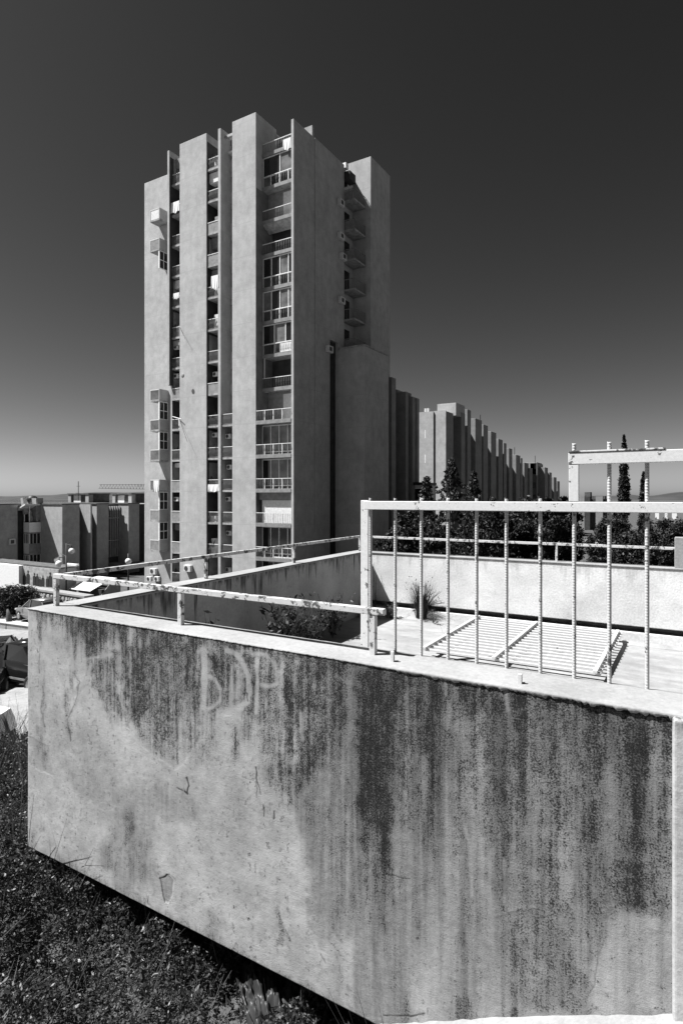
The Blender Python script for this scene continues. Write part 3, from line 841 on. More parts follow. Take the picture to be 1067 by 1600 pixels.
P_("fin", MB().box((uD0, VT, TB), (uD1, 43.1, 31.1)), M['facade'], bevel=.02)
P_("side_wall", MB().box((uD0+.01, 43.1, TB), (uD1+.05, 45.5, 31.1)), M['facade'])
P_("side_wall", MB().box((uD0+.01, 45.5, 14.2), (uD1+.05, 46.9, 31.1)), M['facade'])
P_("side_wall", MB().box((uD0+.01, 46.9, TB), (uD1+.05, 48.0, 31.1)), M['facade'])
P_("shaft_wall", MB().box((uD0-.9, 45.51, TB), (uD0-.7, 46.89, 14.19)), M['facade_b'])
P_("rear_wall", MB().box((uA0+.6, 47.9, TB), (uD1-.25, 54.0, 31.0)), M['facade'])
P_("stair_tower", MB().box((-33.5, 50.2, TB), (-26.9, 54.3, 32.5)), M['facade'], bevel=.03)
P_("lower_wing", MB().box((uD1+.051, 46.9, TB), (-25.8, 51.8, 13.6)), M['facade'], bevel=.03)
P_("wing_edge", MB().box((uD1+.2, 46.85, 13.601), (-25.75, 51.85, 13.72)), M['slab'])
# roof: parapets, lift house, small things
P_("roof_parapet", MB().box((uC1-.5, 42.91, 29.9), (uC1-.02, 46.0, 32.6)), M['facade'])
P_("roof_parapet", MB().box((uG1+.01, 42.0, 31.2), (uC0-.01, 42.25, 32.0)), M['white'])
P_("roof_parapet", MB().box((uC1, 43.1, 31.0), (uD0-.01, 43.35, 32.3)), M['facade'])
P_("roof_slab", MB().box((uG1+.02, 40.9, 31.0), (uC0-.02, 41.99, 31.15)), M['white'])
P_("roof_beam", MB().bar((uG1, 40.6, 32.3), (uC0+.02, 40.6, 32.3), .18, .22), M['facade'])
P_("roof_edge", MB().box((uB1+.01, 42.0, TOPP-1.0), (uG0-.01, 42.3, TOPP-.25)), M['facade'])
P_("roof_edge", MB().box((uFa1+.01, 42.0, 31.4), (uB0-.01, 42.29, 32.4)), M['facade'])

def rail_bars(u0, u1, v, z0, h, par, white=True, step=.14, zig=True, mat=None):
    """handrail, and the thin bars below it joined into one part"""
    part("handrail", MB().box((u0, v-.03, z0+h-.05), (u1, v+.03, z0+h)), M['railwhite'], par)
    b = MB(); n = max(2, int((u1-u0)/step))
    for i in range(n+1):
        x = u0 + (u1-u0)*i/n
        if zig:
            b.bar((x, v, z0+.08), (x+.06, v-.05, z0+h*.5), .018); b.bar((x+.06, v-.05, z0+h*.5), (x, v, z0+h-.05), .018)
        else:
            b.bar((x, v, z0+.08), (x, v, z0+h-.05), .024)
    b.box((u0, v-.015, z0+.06), (u1, v+.015, z0+.09))
    o = part("balusters", b, mat or M['railgrey'], par); o['kind'] = 'stuff'
def glazing(u0, u1, v, z0, z1, n, par, mats, fw=.07, sill=None):
    f = MB()
    f.box((u0, v-.05, z0), (u1, v+.05, z0+fw)).box((u0, v-.05, z1-fw), (u1, v+.05, z1))
    if sill: f.box((u0, v-.06, sill-fw*.6), (u1, v+.06, sill+fw*.6))
    for i in range(n+1):
        x = u0 + (u1-u0-fw)*i/n
        f.box((x, v-.052, z0+fw), (x+fw, v+.052, z1-fw))
    part("window_frame", f, M['frame'], par)
    for i in range(n):
        x0 = u0+(u1-u0-fw)*i/n+fw; x1 = u0+(u1-u0-fw)*(i+1)/n
        part("pane", MB().box((x0, v-.01, (sill or z0)+fw), (x1, v+.01, z1-fw)), M[mats[i % len(mats)]], par)
def aircon(u, v, z, par, s=1.0, face=-1):
    """outdoor unit on brackets with a round fan"""
    w, d, h = .8*s, .32*s, .58*s
    a = part("air_conditioner", MB().box((u, v, z), (u+w, v+d, z+h)), M['acbox'], par, bevel=.02)
    if par.parent is None:
        c = MB(); n0 = 12
        c.v += [(u+w*.38+.21*s*math.cos(2*math.pi*i/n0), v-.006, z+h*.5+.21*s*math.sin(2*math.pi*i/n0)) for i in range(n0)]
        c.v += [(p[0], v-.016, p[2]) for p in c.v[:n0]]
        c.f.append(tuple(range(n0, 2*n0))); c.f += [(i, (i+1)%n0, n0+(i+1)%n0, n0+i) for i in range(n0)]
        part("fan", c, M['acdark'], a)
    return a

# --- narrow loggia stacks
def loggia_stack(u0, u1, vf, vb, ks, seed, solidk=(), frontz=None):
    r = random.Random(seed)
    for k in ks:
        s = sl(k)
        b = P_("balcony", MB().box((u0, vf, s-.18), (u1, vb, s)), M['slab'])
        if k in solidk:
            part("balcony_panel", MB().box((u0, vf, s+.001), (u1, vf+.08, s+.9)), M['solid'], b)
            part("handrail", MB().box((u0, vf-.03, s+.905), (u1, vf+.1, s+.96)), M['railwhite'], b)
        else:
            rail_bars(u0, u1, vf+.06, s, .95, b, True, .11)
        dw = (u1-u0)
        dx = u0 + dw*r.choice([.12, .40, .45])
        part("door", MB().box((dx, vb-.06, s+.002), (dx+dw*.42, vb-.005, s+2.1)), M[r.choice(['glass','glass','curtain','glass'])], b)
        part("door_frame", MB().box((dx-.07, vb-.05, s+.002), (dx-.002, vb-.004, s+2.15)).box((dx-.07, vb-.05, s+2.101), (dx+dw*.42+.06, vb-.004, s+2.18)), M['frame' if r.random() < .6 else 'slab'], b)
        if r.random() < .45:
            w_ = dw*r.uniform(.25,.45); x_ = u0+dw*r.uniform(.05,.5)
            part("storage_box", MB().box((x_, vf+.3, s+.002), (x_+w_, vf+.75, s+r.uniform(.5,1.5))), M[r.choice(['solid','blind','acbox','roofd'])], b)
        if r.random() < .4:
            part("roller_blind", MB().box((u0+.04, vf+r.uniform(.1,.9), s+r.uniform(1.6,2.2)), (u1-.04, vf+.95, s+2.6)), M[r.choice(['solid','shade_grey','blind'])], b)
        if r.random() < .3:
            pl = MB(); x_ = u0+dw*r.uniform(.2,.7)
            for q_ in range(26): pl.bar((x_, vf+.2, s+.6), (x_+r.uniform(-.3,.3), vf+.2+r.uniform(-.25,.25), s+.95+r.uniform(-.2,.35)), .05, .02)
            part("potted_plant", pl, M['leaf_d'], b)['kind'] = 'stuff'
        if r.random() < .35:
            part("side_shade_lining", MB().box((u0, vf+.2, s+.002), (u0+.06, vb-.1, s+2.5)), M['solid'], b)
KS = list(range(-3, 11))
loggia_stack(uFa1, uB0, VT+.32, 42.3, KS, 3, (-1, -2, 0, 3))
loggia_stack(uB1, uG0, VT+.10, 42.3, KS, 4, (3, 7, 8))
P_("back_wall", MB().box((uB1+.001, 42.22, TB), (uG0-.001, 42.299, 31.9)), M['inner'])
# recessed windows between the fin and the panel; open balconies low down
for k in KS:
    s = sl(k)
    if k <= 2:
        b = P_("balcony", MB().box((uG1, VT+.10, s-.18), (uC0, 42.3, s)), M['slab'])
        rail_bars(uG1, uC0, VT+.16, s, .95, b, True, .11)
        part("door", MB().box((uG1+.75, 42.2, s+.002), (uC0-.1, 42.29, s+2.1)), M['glass'], b)
    else:
        w_ = P_("window_bay", MB().box((uG1, 41.25, s-.15), (uC0, 42.3, s+.95)), M['facade'])
        part("window", MB().box((uG1+.55, 41.45, s+.951), (uC0-.06, 41.5, s+2.2)), M['glass' if k % 3 else 'curtain'], w_)
        part("window_frame", MB().box((uG1+.42, 41.38, s+.952), (uG1+.53, 41.52, s+2.3)).box((uG1+.531, 41.38, s+2.201), (uC0-.02, 41.52, s+2.3)), M['frame'], w_)
        part("lintel", MB().box((uG1+.02, 41.3, s+2.301), (uC0-.02, 42.3, s+2.74)), M['facade'], w_)
P_("recess_wall", MB().box((uG1+.002, 42.1, TB), (uC0-.002, 42.31, 31.0)), M['inner'])

# --- wide loggia next to the corner
spec = {10:dict(g=0), 9:dict(g=2, m=['glass','curtain'], sill=1), 8:dict(g=0, bl=1, deep=1), 7:dict(g=0), 6:dict(g=4, m=['glass','glass','curtain','glass'], sill=1),
        5:dict(g=4, m=['curtain','glass','curtain','curtain'], sill=1), 4:dict(g=3, m=['glass','curtain','glass'], panel=1), 3:dict(g=0, open=1), 2:dict(g=0, bl=1, flush=1, fr=1),
        1:dict(g=4, m=['curtain','curtain','curtain'], flush=1), 0:dict(g=4, m=['glass','curtain','curtain','curtain'], flush=1), -1:dict(g=0, bl=2, flush=1), -2:dict(g=4, m=['glass','glass','glass','glass'], flush=1), -3:dict(g=3, m=['glass'], flush=1)}
u0, u1 = uC1+.001, uD0-.001
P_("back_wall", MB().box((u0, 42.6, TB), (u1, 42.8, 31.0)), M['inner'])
for k in KS:
    d = spec[k]; s = sl(k); vf = VT+.06 if d.get('flush') else VT+.92
    b = P_("loggia", MB().box((u0, vf-.05, s-.2), (u1, 42.59, s)), M['slab'])
    part("slab_edge", MB().box((u0, vf-.09, s-.24), (u1, vf-.051, s+.06)), M['solid'], b)
    vg = vf + (.75 if d.get('flush') else .0)
    if d.get('g'):
        glazing(u0+.02, u1-.02, vg+.06, s+.002, s+2.62, d['g'], b, d['m'], .075, s+.95 if (d.get('sill') or d.get('panel')) else s+.35)
        part("head", MB().box((u0+.01, vg, s+2.621), (u1-.01, vg+.15, s+2.695)), M['solid'], b)
        if d.get('panel'): part("balcony_panel", MB().box((u0+1.9, vg-.04, s+.1), (u1-.03, vg-.01, s+.85)), M['blind'], b)
    else:
        part("door", MB().box((u0+.5, 42.5, s+.002), (u1-1.3, 42.58, s+2.2)), M['glass'], b)
        if d.get('bl') == 1:
            part("blind", MB().box((u0+1.7, 41.6, s+.35), (u1-.02, 41.63, s+2.45)), M['blind'], b)
            part("partition", MB().box((u0+.02, 41.66, s+.002), (u1-.02, 41.7, s+2.68)), M['solid'], b)
        if d.get('bl') == 2:
            part("blind", MB().box((u0+.35, vf+.35, s+.02), (u1-.03, vf+.38, s+2.0)), M['blind'], b)
            part("blind_box", MB().box((u0+.05, vf+.3, s+2.02), (u1-.03, vf+.5, s+2.68)), M['solid'], b)
        if d.get('open'):
            part("post", MB().box((u1-.45, vf, s+.9), (u1-.37, vf+.06, s+2.69)).box((u0+.15, vf, s+.9), (u0+.22, vf+.06, s+2.69)), M['frame'], b)
    rail_bars(u0+.01, u1-.01, vf-.02, s, .95, b, True, .17, mat=None)
    if d.get('flush') or d.get('sill'):
        for t in (.25, .5, .75): part("rail_post", MB().box((u0+(u1-u0)*t-.03, vf-.06, s+.01), (u0+(u1-u0)*t+.03, vf-.0, s+.895)), M['railwhite'], b)
    if d.get('deep'):
        part("sagging_soffit", MB().ext([(vf-.05, s-.22), (vf-.05, s-.3), (vf+.9, s-.75), (42.5, s-.22)], 0, u0+.05, u1-.05), M['slab'], b)

# --- box balconies hung on the left panel
bu0, bu1 = on_v(235, 40.1), on_v(249.6, 40.1)
for k, en in ((9,0),(8,1),(3,1),(2,1),(1,0),(0,1),(-1,1),(-2,0)):
    s = sl(k)+.05
    b = P_("box_balcony", MB().box((bu0, 40.1, s-.16), (bu1, 41.2, s)), M['slab'])
    part("side_panel", MB().box((bu1-.1, 40.1, s+.001), (bu1, 41.2, s+1.0)), M['facade'], b)
    part("handrail", MB().box((bu0, 40.1, s+.95), (bu1-.101, 40.15, s+1.0)), M['railwhite'], b)
    part("infill", MB().box((bu0+.05, 40.13, s+.03), (bu1-.101, 40.15, s+.9)), M['blind' if k == 9 else ('curtain' if k in (3, 2, 1, 0) else 'solid')], b)
    part("rail_post", MB().box((bu0, 40.1, s+.001), (bu0+.05, 40.16, s+.949)), M['railwhite'], b)
    if en:
        f = MB()
        for vv in (40.14, 40.62, 41.12): f.box((bu1-.08, vv, s-1.9+.001), (bu1-.02, vv+.07, s-.17))
        for zz in (s-1.9, s-1.1, s-.25): f.box((bu1-.085, 40.14, zz), (bu1-.015, 41.19, zz+.07))
        f.box((bu1-.2, 40.13, s-1.9), (bu1-.02, 40.2, s-.17))
        part("window_frame", f, M['frame'], b)
        part("pane", MB().box((bu1-.06, 40.2, s-1.83), (bu1-.045, 41.15, s-.25)), M['glass'], b)

# --- air conditioners
for (x, y, vv, sz) in ((234, 897, 41.2, 1), (229, 908, 41.0, .8), (287, 893, VT, 1.05), (241, 908, 41.0, .8)):
    u = on_v(x, vv-.34); z = zat(y, u, vv-.34)
    aircon(u, vv-.34, z, tower, sz)
for (x, y) in ((277,543),(277,588),(338,585),(337,680),(358,682),(360,730),(358,780),(359,833),(358,890),(277,780),(326,282)):
    u = on_v(x, VT+.7); z = zat(y, u, VT+.7)
    aircon(u-.3, VT+.55, z-.2, tower, .72)
for y, vv in ((322,47.2),(374,47.2),(406,47.6),(474,47.3),(550,45.2)):
    z = zat(y, uD1, vv)
    a = P_("air_conditioner", MB().box((uD1+.06, vv-.45, z-.1), (uD1+.40, vv+.35, z+.5)), M['acbox'], bevel=.02)
    part("fan", MB().box((uD1+.401, vv-.3, z+.02), (uD1+.41, vv+.1, z+.38)), M['acdark'], a)
# --- balconies in the notch beside the stair tower
for i in range(7):
    z = 27.6 - 2.78*i
    if z < 13.7: break
    b = P_("notch_balcony", MB().box((uD1-.2, 48.02, z), (-27.45, 50.19, z+.16)), M['slab'])
    rb = MB()
    for j in range(9):
        rb.bar((-27.48, 48.06+2.1*j/8, z+.16), (-27.48, 48.06+2.1*j/8, z+1.05), .025)
    for j in range(5):
        rb.bar((uD1+.05+1.05*j/4, 48.05, z+.16), (uD1+.05+1.05*j/4, 48.05, z+1.05), .025)
    rb.box((-27.5, 48.03, z+1.05), (-27.45, 50.17, z+1.10)).box((uD1+.05, 48.03, z+1.05), (-27.5, 48.08, z+1.10))
    o = part("balusters", rb, M['railgrey'], b); o['kind'] = 'stuff'
    if i in (0, 1, 2, 5): part("balcony_panel", MB().box((uD1+.06, 48.1, z+.161), (-27.51, 48.14, z+1.0)), M['solid'], b)
    part("door", MB().box((uD1-.24, 48.4, z+.161), (uD1-.20, 49.4, z+2.2)), M['glass'], b)
P_("roof_balcony", MB().box((uD1-.1, 48.1, 29.7), (-28.0, 49.2, 30.5)), M['inner'])
P_("roof_tank", MB().box((uD1-.3, 48.3, 31.01), (uD1+.05, 48.8, 31.5)), M['white'])
for i in range(9):
    z = 13.0-2.4*i
    if z < TB: break
    P_("shaft_window", MB().box((uD0-.69, 45.8, z-.9), (uD0-.66, 46.6, z)), M['glass'])
# --- poles, dish, cable
P_("pole", MB().tube([(on_v(282,VT), VT-.02, zat(512, on_v(282,VT), VT)), (on_v(290,VT-.35), VT-.35, zat(530, on_v(290,VT-.35), VT-.35))], .018, 6), M['black'])
P_("pole", MB().tube([(on_v(281,VT), VT-.02, zat(655, on_v(281,VT), VT)), (on_v(293,VT-.4), VT-.4, zat(690, on_v(293,VT-.4), VT-.4))], .018, 6), M['black'])
P_("pole", MB().tube([(on_v(270,VT+.3), VT+.3, zat(650, on_v(270,VT), VT)), (on_v(283,VT-.2), VT-.2, zat(655, on_v(283,VT), VT))], .03, 6), M['railwhite'])
u_ = on_v(286, VT-.5); P_("dish", MB().ball((u_, VT-.5, zat(587, u_, VT-.5)), .2, 12, 8, (1, .25, 1)), M['midmetal'], smooth=True)

# laundry: hangs from rails, each a thing of its own
def laundry(pts, vv, lab, n=1):
    """wavy hanging sheet"""
    (x0, y0), (x1, y1) = pts
    a = Vector((on_v(x0, vv), vv, 0)); a.z = zat(y0, a.x, vv); b = Vector((on_v(x1, vv), vv, 0)); b.z = zat(y1, b.x, vv)
    nx, nz = 14, 8; V = []; Fq = []
    for sgn in (0, 1):
        for i in range(nx):
            for j in range(nz):
                t = i/(nx-1); w = j/(nz-1)
                V.append((a.x+(b.x-a.x)*t, vv-.04-.04*math.sin(t*17+w*2)*w - sgn*.012, a.z+(b.z-a.z)*w*(1-.08*math.sin(t*9))))
    for sgn in (0, 1):
        o0 = sgn*nx*nz
        for i in range(nx-1):
            for j in range(nz-1):
                q = (o0+i*nz+j, o0+i*nz+j+1, o0+(i+1)*nz+j+1, o0+(i+1)*nz+j)
                Fq.append(q if sgn else q[::-1])
    c = np.array(V).mean(0)
    tag(link("laundry", fast_mesh("laundry", np.array(V)-c, np.array(Fq), M['cloth'], True), None, c), lab, "laundry", "laundry on the tower balconies")
laundry([(331, 432), (342, 450)], VT+.02, "big white sheet hanging over a balcony rail in the middle of the tower")
laundry([(326, 757), (343, 768)], VT+.02, "row of small white clothes on a low balcony rail of the tower")
laundry([(268, 318), (281, 330)], VT+.25, "white washing on a high balcony near the tower's left edge")
laundry([(272, 459), (281, 466)], VT+.25, "small crumpled white cloth on a tower balcony rail below halfway of the left loggia stack")
laundry([(443, 219), (455, 232)], VT+.80, "white cloth on the topmost wide loggia of the tower")
laundry([(241, 751), (249, 769)], 40.0, "pale clothes hanging on a low box balcony at the tower's left edge")

# ------------------------------------------------------------------ long blocks behind the tower
def finned_block(name, label, fins, u_face, top0, base, vend, depth, mat, extra=None):
    """long slab: each fin stands proud of darker recessed bays"""
    v0 = on_u(fins[0][0], u_face)
    root = thing(name, label, "apartment block", (u_face-depth/2, v0, base))
    prev = None
    for x0, x1, yt, du in fins:
        uf = u_face + du
        a, b = on_u(x0, uf), on_u(x1, uf)
        z = zat(yt, uf, b)
        part("fin", MB().box((uf-4.2, a, base), (uf, b, z)), mat, root, bevel=.04)
        if prev is not None:
            pb, pz = prev
            zz = min(pz, z)-.9
            bay = part("bay", MB().box((u_face-depth, pb+.01, base), (u_face-1.6, a-.01, zz)), M['inner'], root)
            n = int((zz-base)/2.8)
            for i in range(n):
                part("window", MB().box((u_face-1.605, pb+.3, base+2.8*i+.9), (u_face-1.56, max(pb+.6, a-.3), base+2.8*i+2.2)), M['glass'], bay)
        prev = (b, z)
    return root
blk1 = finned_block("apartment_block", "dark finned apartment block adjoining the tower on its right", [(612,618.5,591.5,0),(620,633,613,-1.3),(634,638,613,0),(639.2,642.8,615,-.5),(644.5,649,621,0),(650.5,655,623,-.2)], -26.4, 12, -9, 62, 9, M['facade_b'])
UB = -30.8
f2 = [(697,708,646,-.4),(720.5,726.5,646.5,0),(730,735.5,641.5,0),(742.5,752.5,657,0),(755,762,665.5,0),(767,775,676.5,0),(778.5,785,687.5,0),(787,791,693,0),(795,800,701.5,0),(806,812.5,712,0),(813.5,816,716,0),(819,825.5,724,-.4),(827,831.5,732,0),(838,846,724,-1.5),(842,849.5,736,.3),(851,855.5,731,0),(858,861.5,738.5,0),(865,869,746,0),(870.5,874,752,0)]
f2 = sorted(f2)
f2 = [f for i, f in enumerate(f2) if i == 0 or f[0] >= f2[i-1][1]-.1]
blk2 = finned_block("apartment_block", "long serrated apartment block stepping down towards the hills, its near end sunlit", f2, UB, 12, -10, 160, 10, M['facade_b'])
va = on_u(697, UB-.4)
zz = zat(641.5, UB-.4, va)
e0, e1 = on_v(654, va)-3.0, on_v(678, va)
part("end_wall", MB().box((e0, va-.30, -10), (e1, va-.001, zz)), M['facade'], blk2)
part("end_wall", MB().box((e1+.001, va-.12, -10), (UB-.42, va-.001, zz+.05)), M['facade'], blk2)
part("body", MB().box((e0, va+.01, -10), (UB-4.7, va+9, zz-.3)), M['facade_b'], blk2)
ub0, ub1 = on_v(683, va+3.0), on_v(712, va+3.0)
part("lift_house", MB().box((ub0, va+3.0, zz-.35), (ub1, on_u(726, ub1), zat(629, ub1, va+3.0))), M['facade'], blk2)
for i in range(4): part("plaster_patch", MB().box((on_v(665, va)-.05, va-.305, 8.6-3.6*i), (on_v(665, va)+.12, va-.3005, 9.8-3.6*i)), M['blind'], blk2)
for x, y in ((666,646),(663,647)): part("roof_unit", MB().box((on_v(x, va)-.15, va+.3, zz), (on_v(x, va)+.25, va+.7, zz+.6)), M['acbox'], blk2)
vq = on_u(838, UB-1.5)
part("lift_house", MB().box((on_v(828, vq), vq, 5), (on_v(838.5, vq), vq+6, zat(724, UB-3, vq))), M['facade_b'], blk2)
for x, y0, y1 in ((750,648,660),(803.5,699,712),(835.5,712,726)):
    vv = on_u(x, UB-1); part("antenna", MB().tube([(UB-1, vv, zat(y1, UB-1, vv)-1), (UB-1, vv, zat(y0, UB-1, vv))], .06, 6), M['black'], blk2)
# small pale house at the foot of the sunlit end
p = at(660, 770, 64)
h_ = thing("low_annex", "small pale annex at the foot of the sunlit block end behind the trees", "annex", (p.x, p.y, -9))
part("wall", MB().box((p.x-3, p.y, -9), (p.x+.1, p.y+3, 1.3)), M['white'], h_); part("roof", MB().box((p.x-3.2, p.y-.5, 1.301), (p.x+.3, p.y+3.2, 1.6)), M['black'], h_)
part("window", MB().box((p.x-1.6, p.y-.03, -.3), (p.x-.2, p.y-.002, .9)), M['glass'], h_)

# far block on the right between the trees
p = at(922, 777, 170)
fb = thing("far_block", "distant grey block with pale vertical fins between the trees on the right", "apartment block", (p.x, p.y, -16))
W0, W1 = on_v(903, p.y), on_v(943, p.y)
part("body", MB().box((W0, p.y+1.5, -16), (W1, p.y+14, zat(778, p.x, p.y)-.3)), M['inner'], fb)
for xa, xb, yt in ((903,912.5,775.5),(913,921,776),(930,941,775.5)):
    part("fin", MB().box((on_v(xa, p.y), p.y, -16), (on_v(xb, p.y), p.y+1.49, zat(yt, p.x, p.y))), M['facade_b' if xa != 913 else 'inner'], fb)
part("roof_plant", MB().box((on_v(910, p.y), p.y+3, -.6), (on_v(919, p.y), p.y+6, 1.5)), M['roofd'], fb)
part("roof_plant", MB().box((on_v(922, p.y), p.y+3, -.6), (on_v(942, p.y), p.y+6, .4)), M['roofd'], fb)

# ------------------------------------------------------------------ low block on the left, its roof just below eye level
LBZ = -11.5; LR = -.95
low = thing("low_apartment_block", "low grey apartment block with staggered walls and flat roof left of the tower", "apartment block", (-80, 50, LBZ))
L_ = lambda name, mb, mat, par=None, **kw: part(name, mb, mat, par or low, **kw)
L_("core_wall", MB().box((-100, 43.5, LBZ), (-77.6, 66, LR-.15)), M['inner'])
L_("wall", MB().box((-96, 38, LBZ), (-76.4, 45.1, LR-.02)), M['facade_c'])
L_("wall", MB().box((-92, 47.5, LBZ), (-70.5, 50.0, LR)), M['facade_c'])
L_("recess_wall", MB().box((-92, 50.01, LBZ), (-72.6, 52.99, LR-.08)), M['inner'])
L_("fin", MB().box((-74, 51.4, LBZ), (on_v(142, 51.4), 51.65, LR-.01)), M['facade_c'])
L_("wall", MB().box((-92, 53.0, LBZ), (-71.0, 54.9, LR)), M['facade_c'])
L_("recess_wall", MB().box((-92, 54.91, LBZ), (-72.2, 57.49, LR-.08)), M['inner'])
L_("wall", MB().box((-92, 57.5, LBZ), (-70.0, 59.4, LR)), M['facade_c'])
L_("recess_wall", MB().box((-92, 59.41, LBZ), (-72.0, 62.4, LR-.08)), M['inner'])
L_("wall", MB().box((-92, 62.41, LBZ), (-70.5, 66, LR)), M['facade_c'])
L_("roof_edge", MB().box((-91.9, 47.4, LR+.001), (-70.45, 50.05, LR+.14)), M['roofd'])
L_("roof_edge", MB().box((-91.9, 52.9, LR+.001), (-70.95, 54.95, LR+.14)), M['roofd'])
L_("roof_edge", MB().box((-91.9, 57.4, LR+.001), (-69.95, 59.45, LR+.14)), M['roofd'])
L_("roof_edge", MB().box((-95.9, 38, LR-.019), (-76.3, 45.15, LR+.12)), M['roofd'])
for i in range(7):           # tall louvres in the recess
    vv = 55.0+2.35*i/6
    L_("louvre", MB().box((-72.19, vv, LBZ+3), (-71.7, vv+.08, LR-.3)), M['facade_c'])
for z in (-3.0, -6.2): L_("louvre_beam", MB().box((-72.19, 54.92, z), (-71.8, 57.48, z+.12)), M['facade_c'])
# windows in the recesses
for vv, w in ((50.4, .8), (51.9, .8), (59.7, 1.2)):
    for i in range(4):
        z = LR-2.4-2.7*i
        uu = -72.6 if vv < 55 else -72.0
        wi = L_("window", MB().box((uu-.05, vv, z), (uu+.03, vv+w, z+1.3)), M['glass'])
        part("window_frame", MB().box((uu+.005, vv-.08, z-.08), (uu+.06, vv-.001, z+1.38)).box((uu+.005, vv-.08, z-.16), (uu+.08, vv+w+.08, z-.081)).box((uu+.005, vv+w+.001, z-.08), (uu+.06, vv+w+.08, z+1.38)), M['slab' if i % 2 else 'frame'], wi)
        if i % 2 == 0: part("spandrel", MB().box((uu+.002, vv-.1, z+1.5), (uu+.04, vv+w+.1, z+2.3)), M['solid'], wi)
# stacked corner balconies and their slanted white canopy
for i, z in enumerate((-4.6, -7.4, -10.2)):
    b = L_("balcony", MB().box((-76.39, 45.9, z-.16), (-75.1, 47.49, z)), M['slab'])
    part("balcony_panel", MB().box((-75.18, 45.9, z+.001), (-75.1, 47.49, z+1.3)), M['white' if i != 1 else 'solid'], b)
    part("balcony_panel", MB().box((-76.38, 45.9, z+.001), (-75.185, 45.97, z+1.3)), M['white'], b)
    if i:
        glazing(-76.35, -75.2, 45.94, z+1.31, z+2.62, 3, b, ['curtain', 'glass'], .06)
        f = MB()
        for vv in (45.95, 46.4, 46.9, 47.4): f.box((-75.17, vv, z+1.31), (-75.11, vv+.07, z+2.62))
        part("window_frame", f, M['frame'], b)
        part("pane", MB().box((-75.15, 45.98, z+1.32), (-75.13, 47.45, z+2.6)), M['glass'], b)
L_("canopy", MB().ext([(-77.3, -1.9), (-77.3, -1.75), (-74.9, -.85), (-74.9, -1.0)], 1, 45.2, 47.3), M['white'])
L_("canopy_post", MB().bar((-76.3, 45.95, -3.2), (-76.3, 45.95, -1.55), .08).bar((-75.15, 45.95, -3.2), (-75.15, 45.95, -1.2), .08), M['frame'])
L_("rubble_stack", MB().bar((-75.8, 46.6, -3.2), (-76.2, 46.6, -1.7), .4, .3).bar((-75.3, 47.1, -3.2), (-75.35, 47.1, -1.6), .25, .2), M['slab'])
L_("wall_recess", MB().box((-79, 45.11, LBZ), (-77.0, 47.49, LR-.1)), M['inner'])
for z in (-6.1, -8.7):
    u = on_u(24, -76.4)
    a = L_("air_conditioner", MB().box((-76.39, u-.9, z), (-76.05, u-.1, z+.75)), M['acbox'], bevel=.02)
    part("fan", MB().box((-76.049, u-.75, z+.12), (-76.035, u-.3, z+.6)), M['acdark'], a)
# roof houses, water tank, antenna
for x0, x1, dv in ((107, 139, 60), (176, 206, 66)):
    a, b = on_v(x0, dv), on_v(x1, dv)
    zt = zat(771.5, (a+b)/2, dv)
    r = L_("roof_house", MB().box((a+.2, dv+.3, LR-.2), (b-.2, dv+4, zt-.12)), M['roofd'])
    part("pier", MB().box((a, dv, LR-.2), (a+.7, dv+.8, zt)), M['facade_c'], r); part("pier", MB().box((b-.8, dv, LR-.2), (b, dv+.8, zt)), M['facade_c'], r)
    part("roof_slab", MB().box((a-.1, dv-.1, zt-.12), (b+.1, dv+4, zt+.08)), M['roofd'], r)
    part("door", MB().box((a+1.1, dv+.24, LR-.2), ((a+b)/2+.3, dv+.299, zt-.25)), M['white'], r)
pa = at(123, 777, 86)
an = L_("antenna", MB().tube([(pa.x, pa.y, -.5), (pa.x, pa.y, 2.3)], .05, 6), M['black'])
part("antenna_arm", MB().tube([(pa.x-.4, pa.y, 1.6), (pa.x+.4, pa.y, 1.6)], .03, 5).tube([(pa.x-.6, pa.y, .6), (pa.x+.3, pa.y, .6)], .03, 5), M['black'], an)
pt = at(51, 777, 80)
L_("water_tank", MB().ball((pt.x, pt.y, -.3), .7, 14, 8, (1, 1, .8)), M['black'], smooth=True)
L_("chimney", MB().box((pt.x-.9, pt.y-.4, -3), (pt.x+1.5, pt.y+.6, -.1)), M['solid'])
pc = at(37, 777, 79)
L_("chimney", MB().bar((pc.x, pc.y, -.1), (pc.x+.6, pc.y, -2.2), .5, .5), M['slab'])
# entrance canopy and dark hall
L_("entrance_canopy", MB().box((-72, 55.2, -9.9), (-67.5, 59.6, -9.3)), M['solid'])
L_("canopy_edge", MB().box((-67.49, 55.1, -9.95), (-67.3, 59.7, -9.1)), M['roofd'])

# ------------------------------------------------------------------ far crane
pc = at(156, 763, 420); pe = at(262, 765, 420)
cr = thing("tower_crane", "distant lattice tower crane jib above the rooftops at the left", "crane", (pe.x, pe.y, -16))
jb = MB()
d = (pe-pc); n = 22
for zt, off in ((.0, -.7), (.0, .7)):
    jb.bar(pc+Vector((0, off, 0)), pe+Vector((0, off, 0)), .2)
jb.bar(pc+Vector((0, 0, 2.6)), pe+Vector((0, 0, 3.6)), .2)
for i in range(n):
    a = pc+d*(i/n); b = pc+d*((i+.5)/n); c = pc+d*((i+1)/n); t = Vector((0, 0, 2.6+1.6*(i+.5)/n))
    jb.bar(a, b+t, .13); jb.bar(b+t, c, .13)
part("jib", jb, M['black'], cr)
part("mast", MB().bar((pe.x-1, pe.y, -16), (pe.x-1, pe.y, 8), 1.6), M['midmetal'], cr)
part("tie", MB().tube([pc+d*.55+Vector((0,0,2)), (pe.x-1, pe.y, 9)], .12, 5), M['midmetal'], cr)
part("counter_jib", MB().bar((pe.x, pe.y, pe.z), (pe.x+12, pe.y+2, pe.z), 1.0), M['midmetal'], cr)

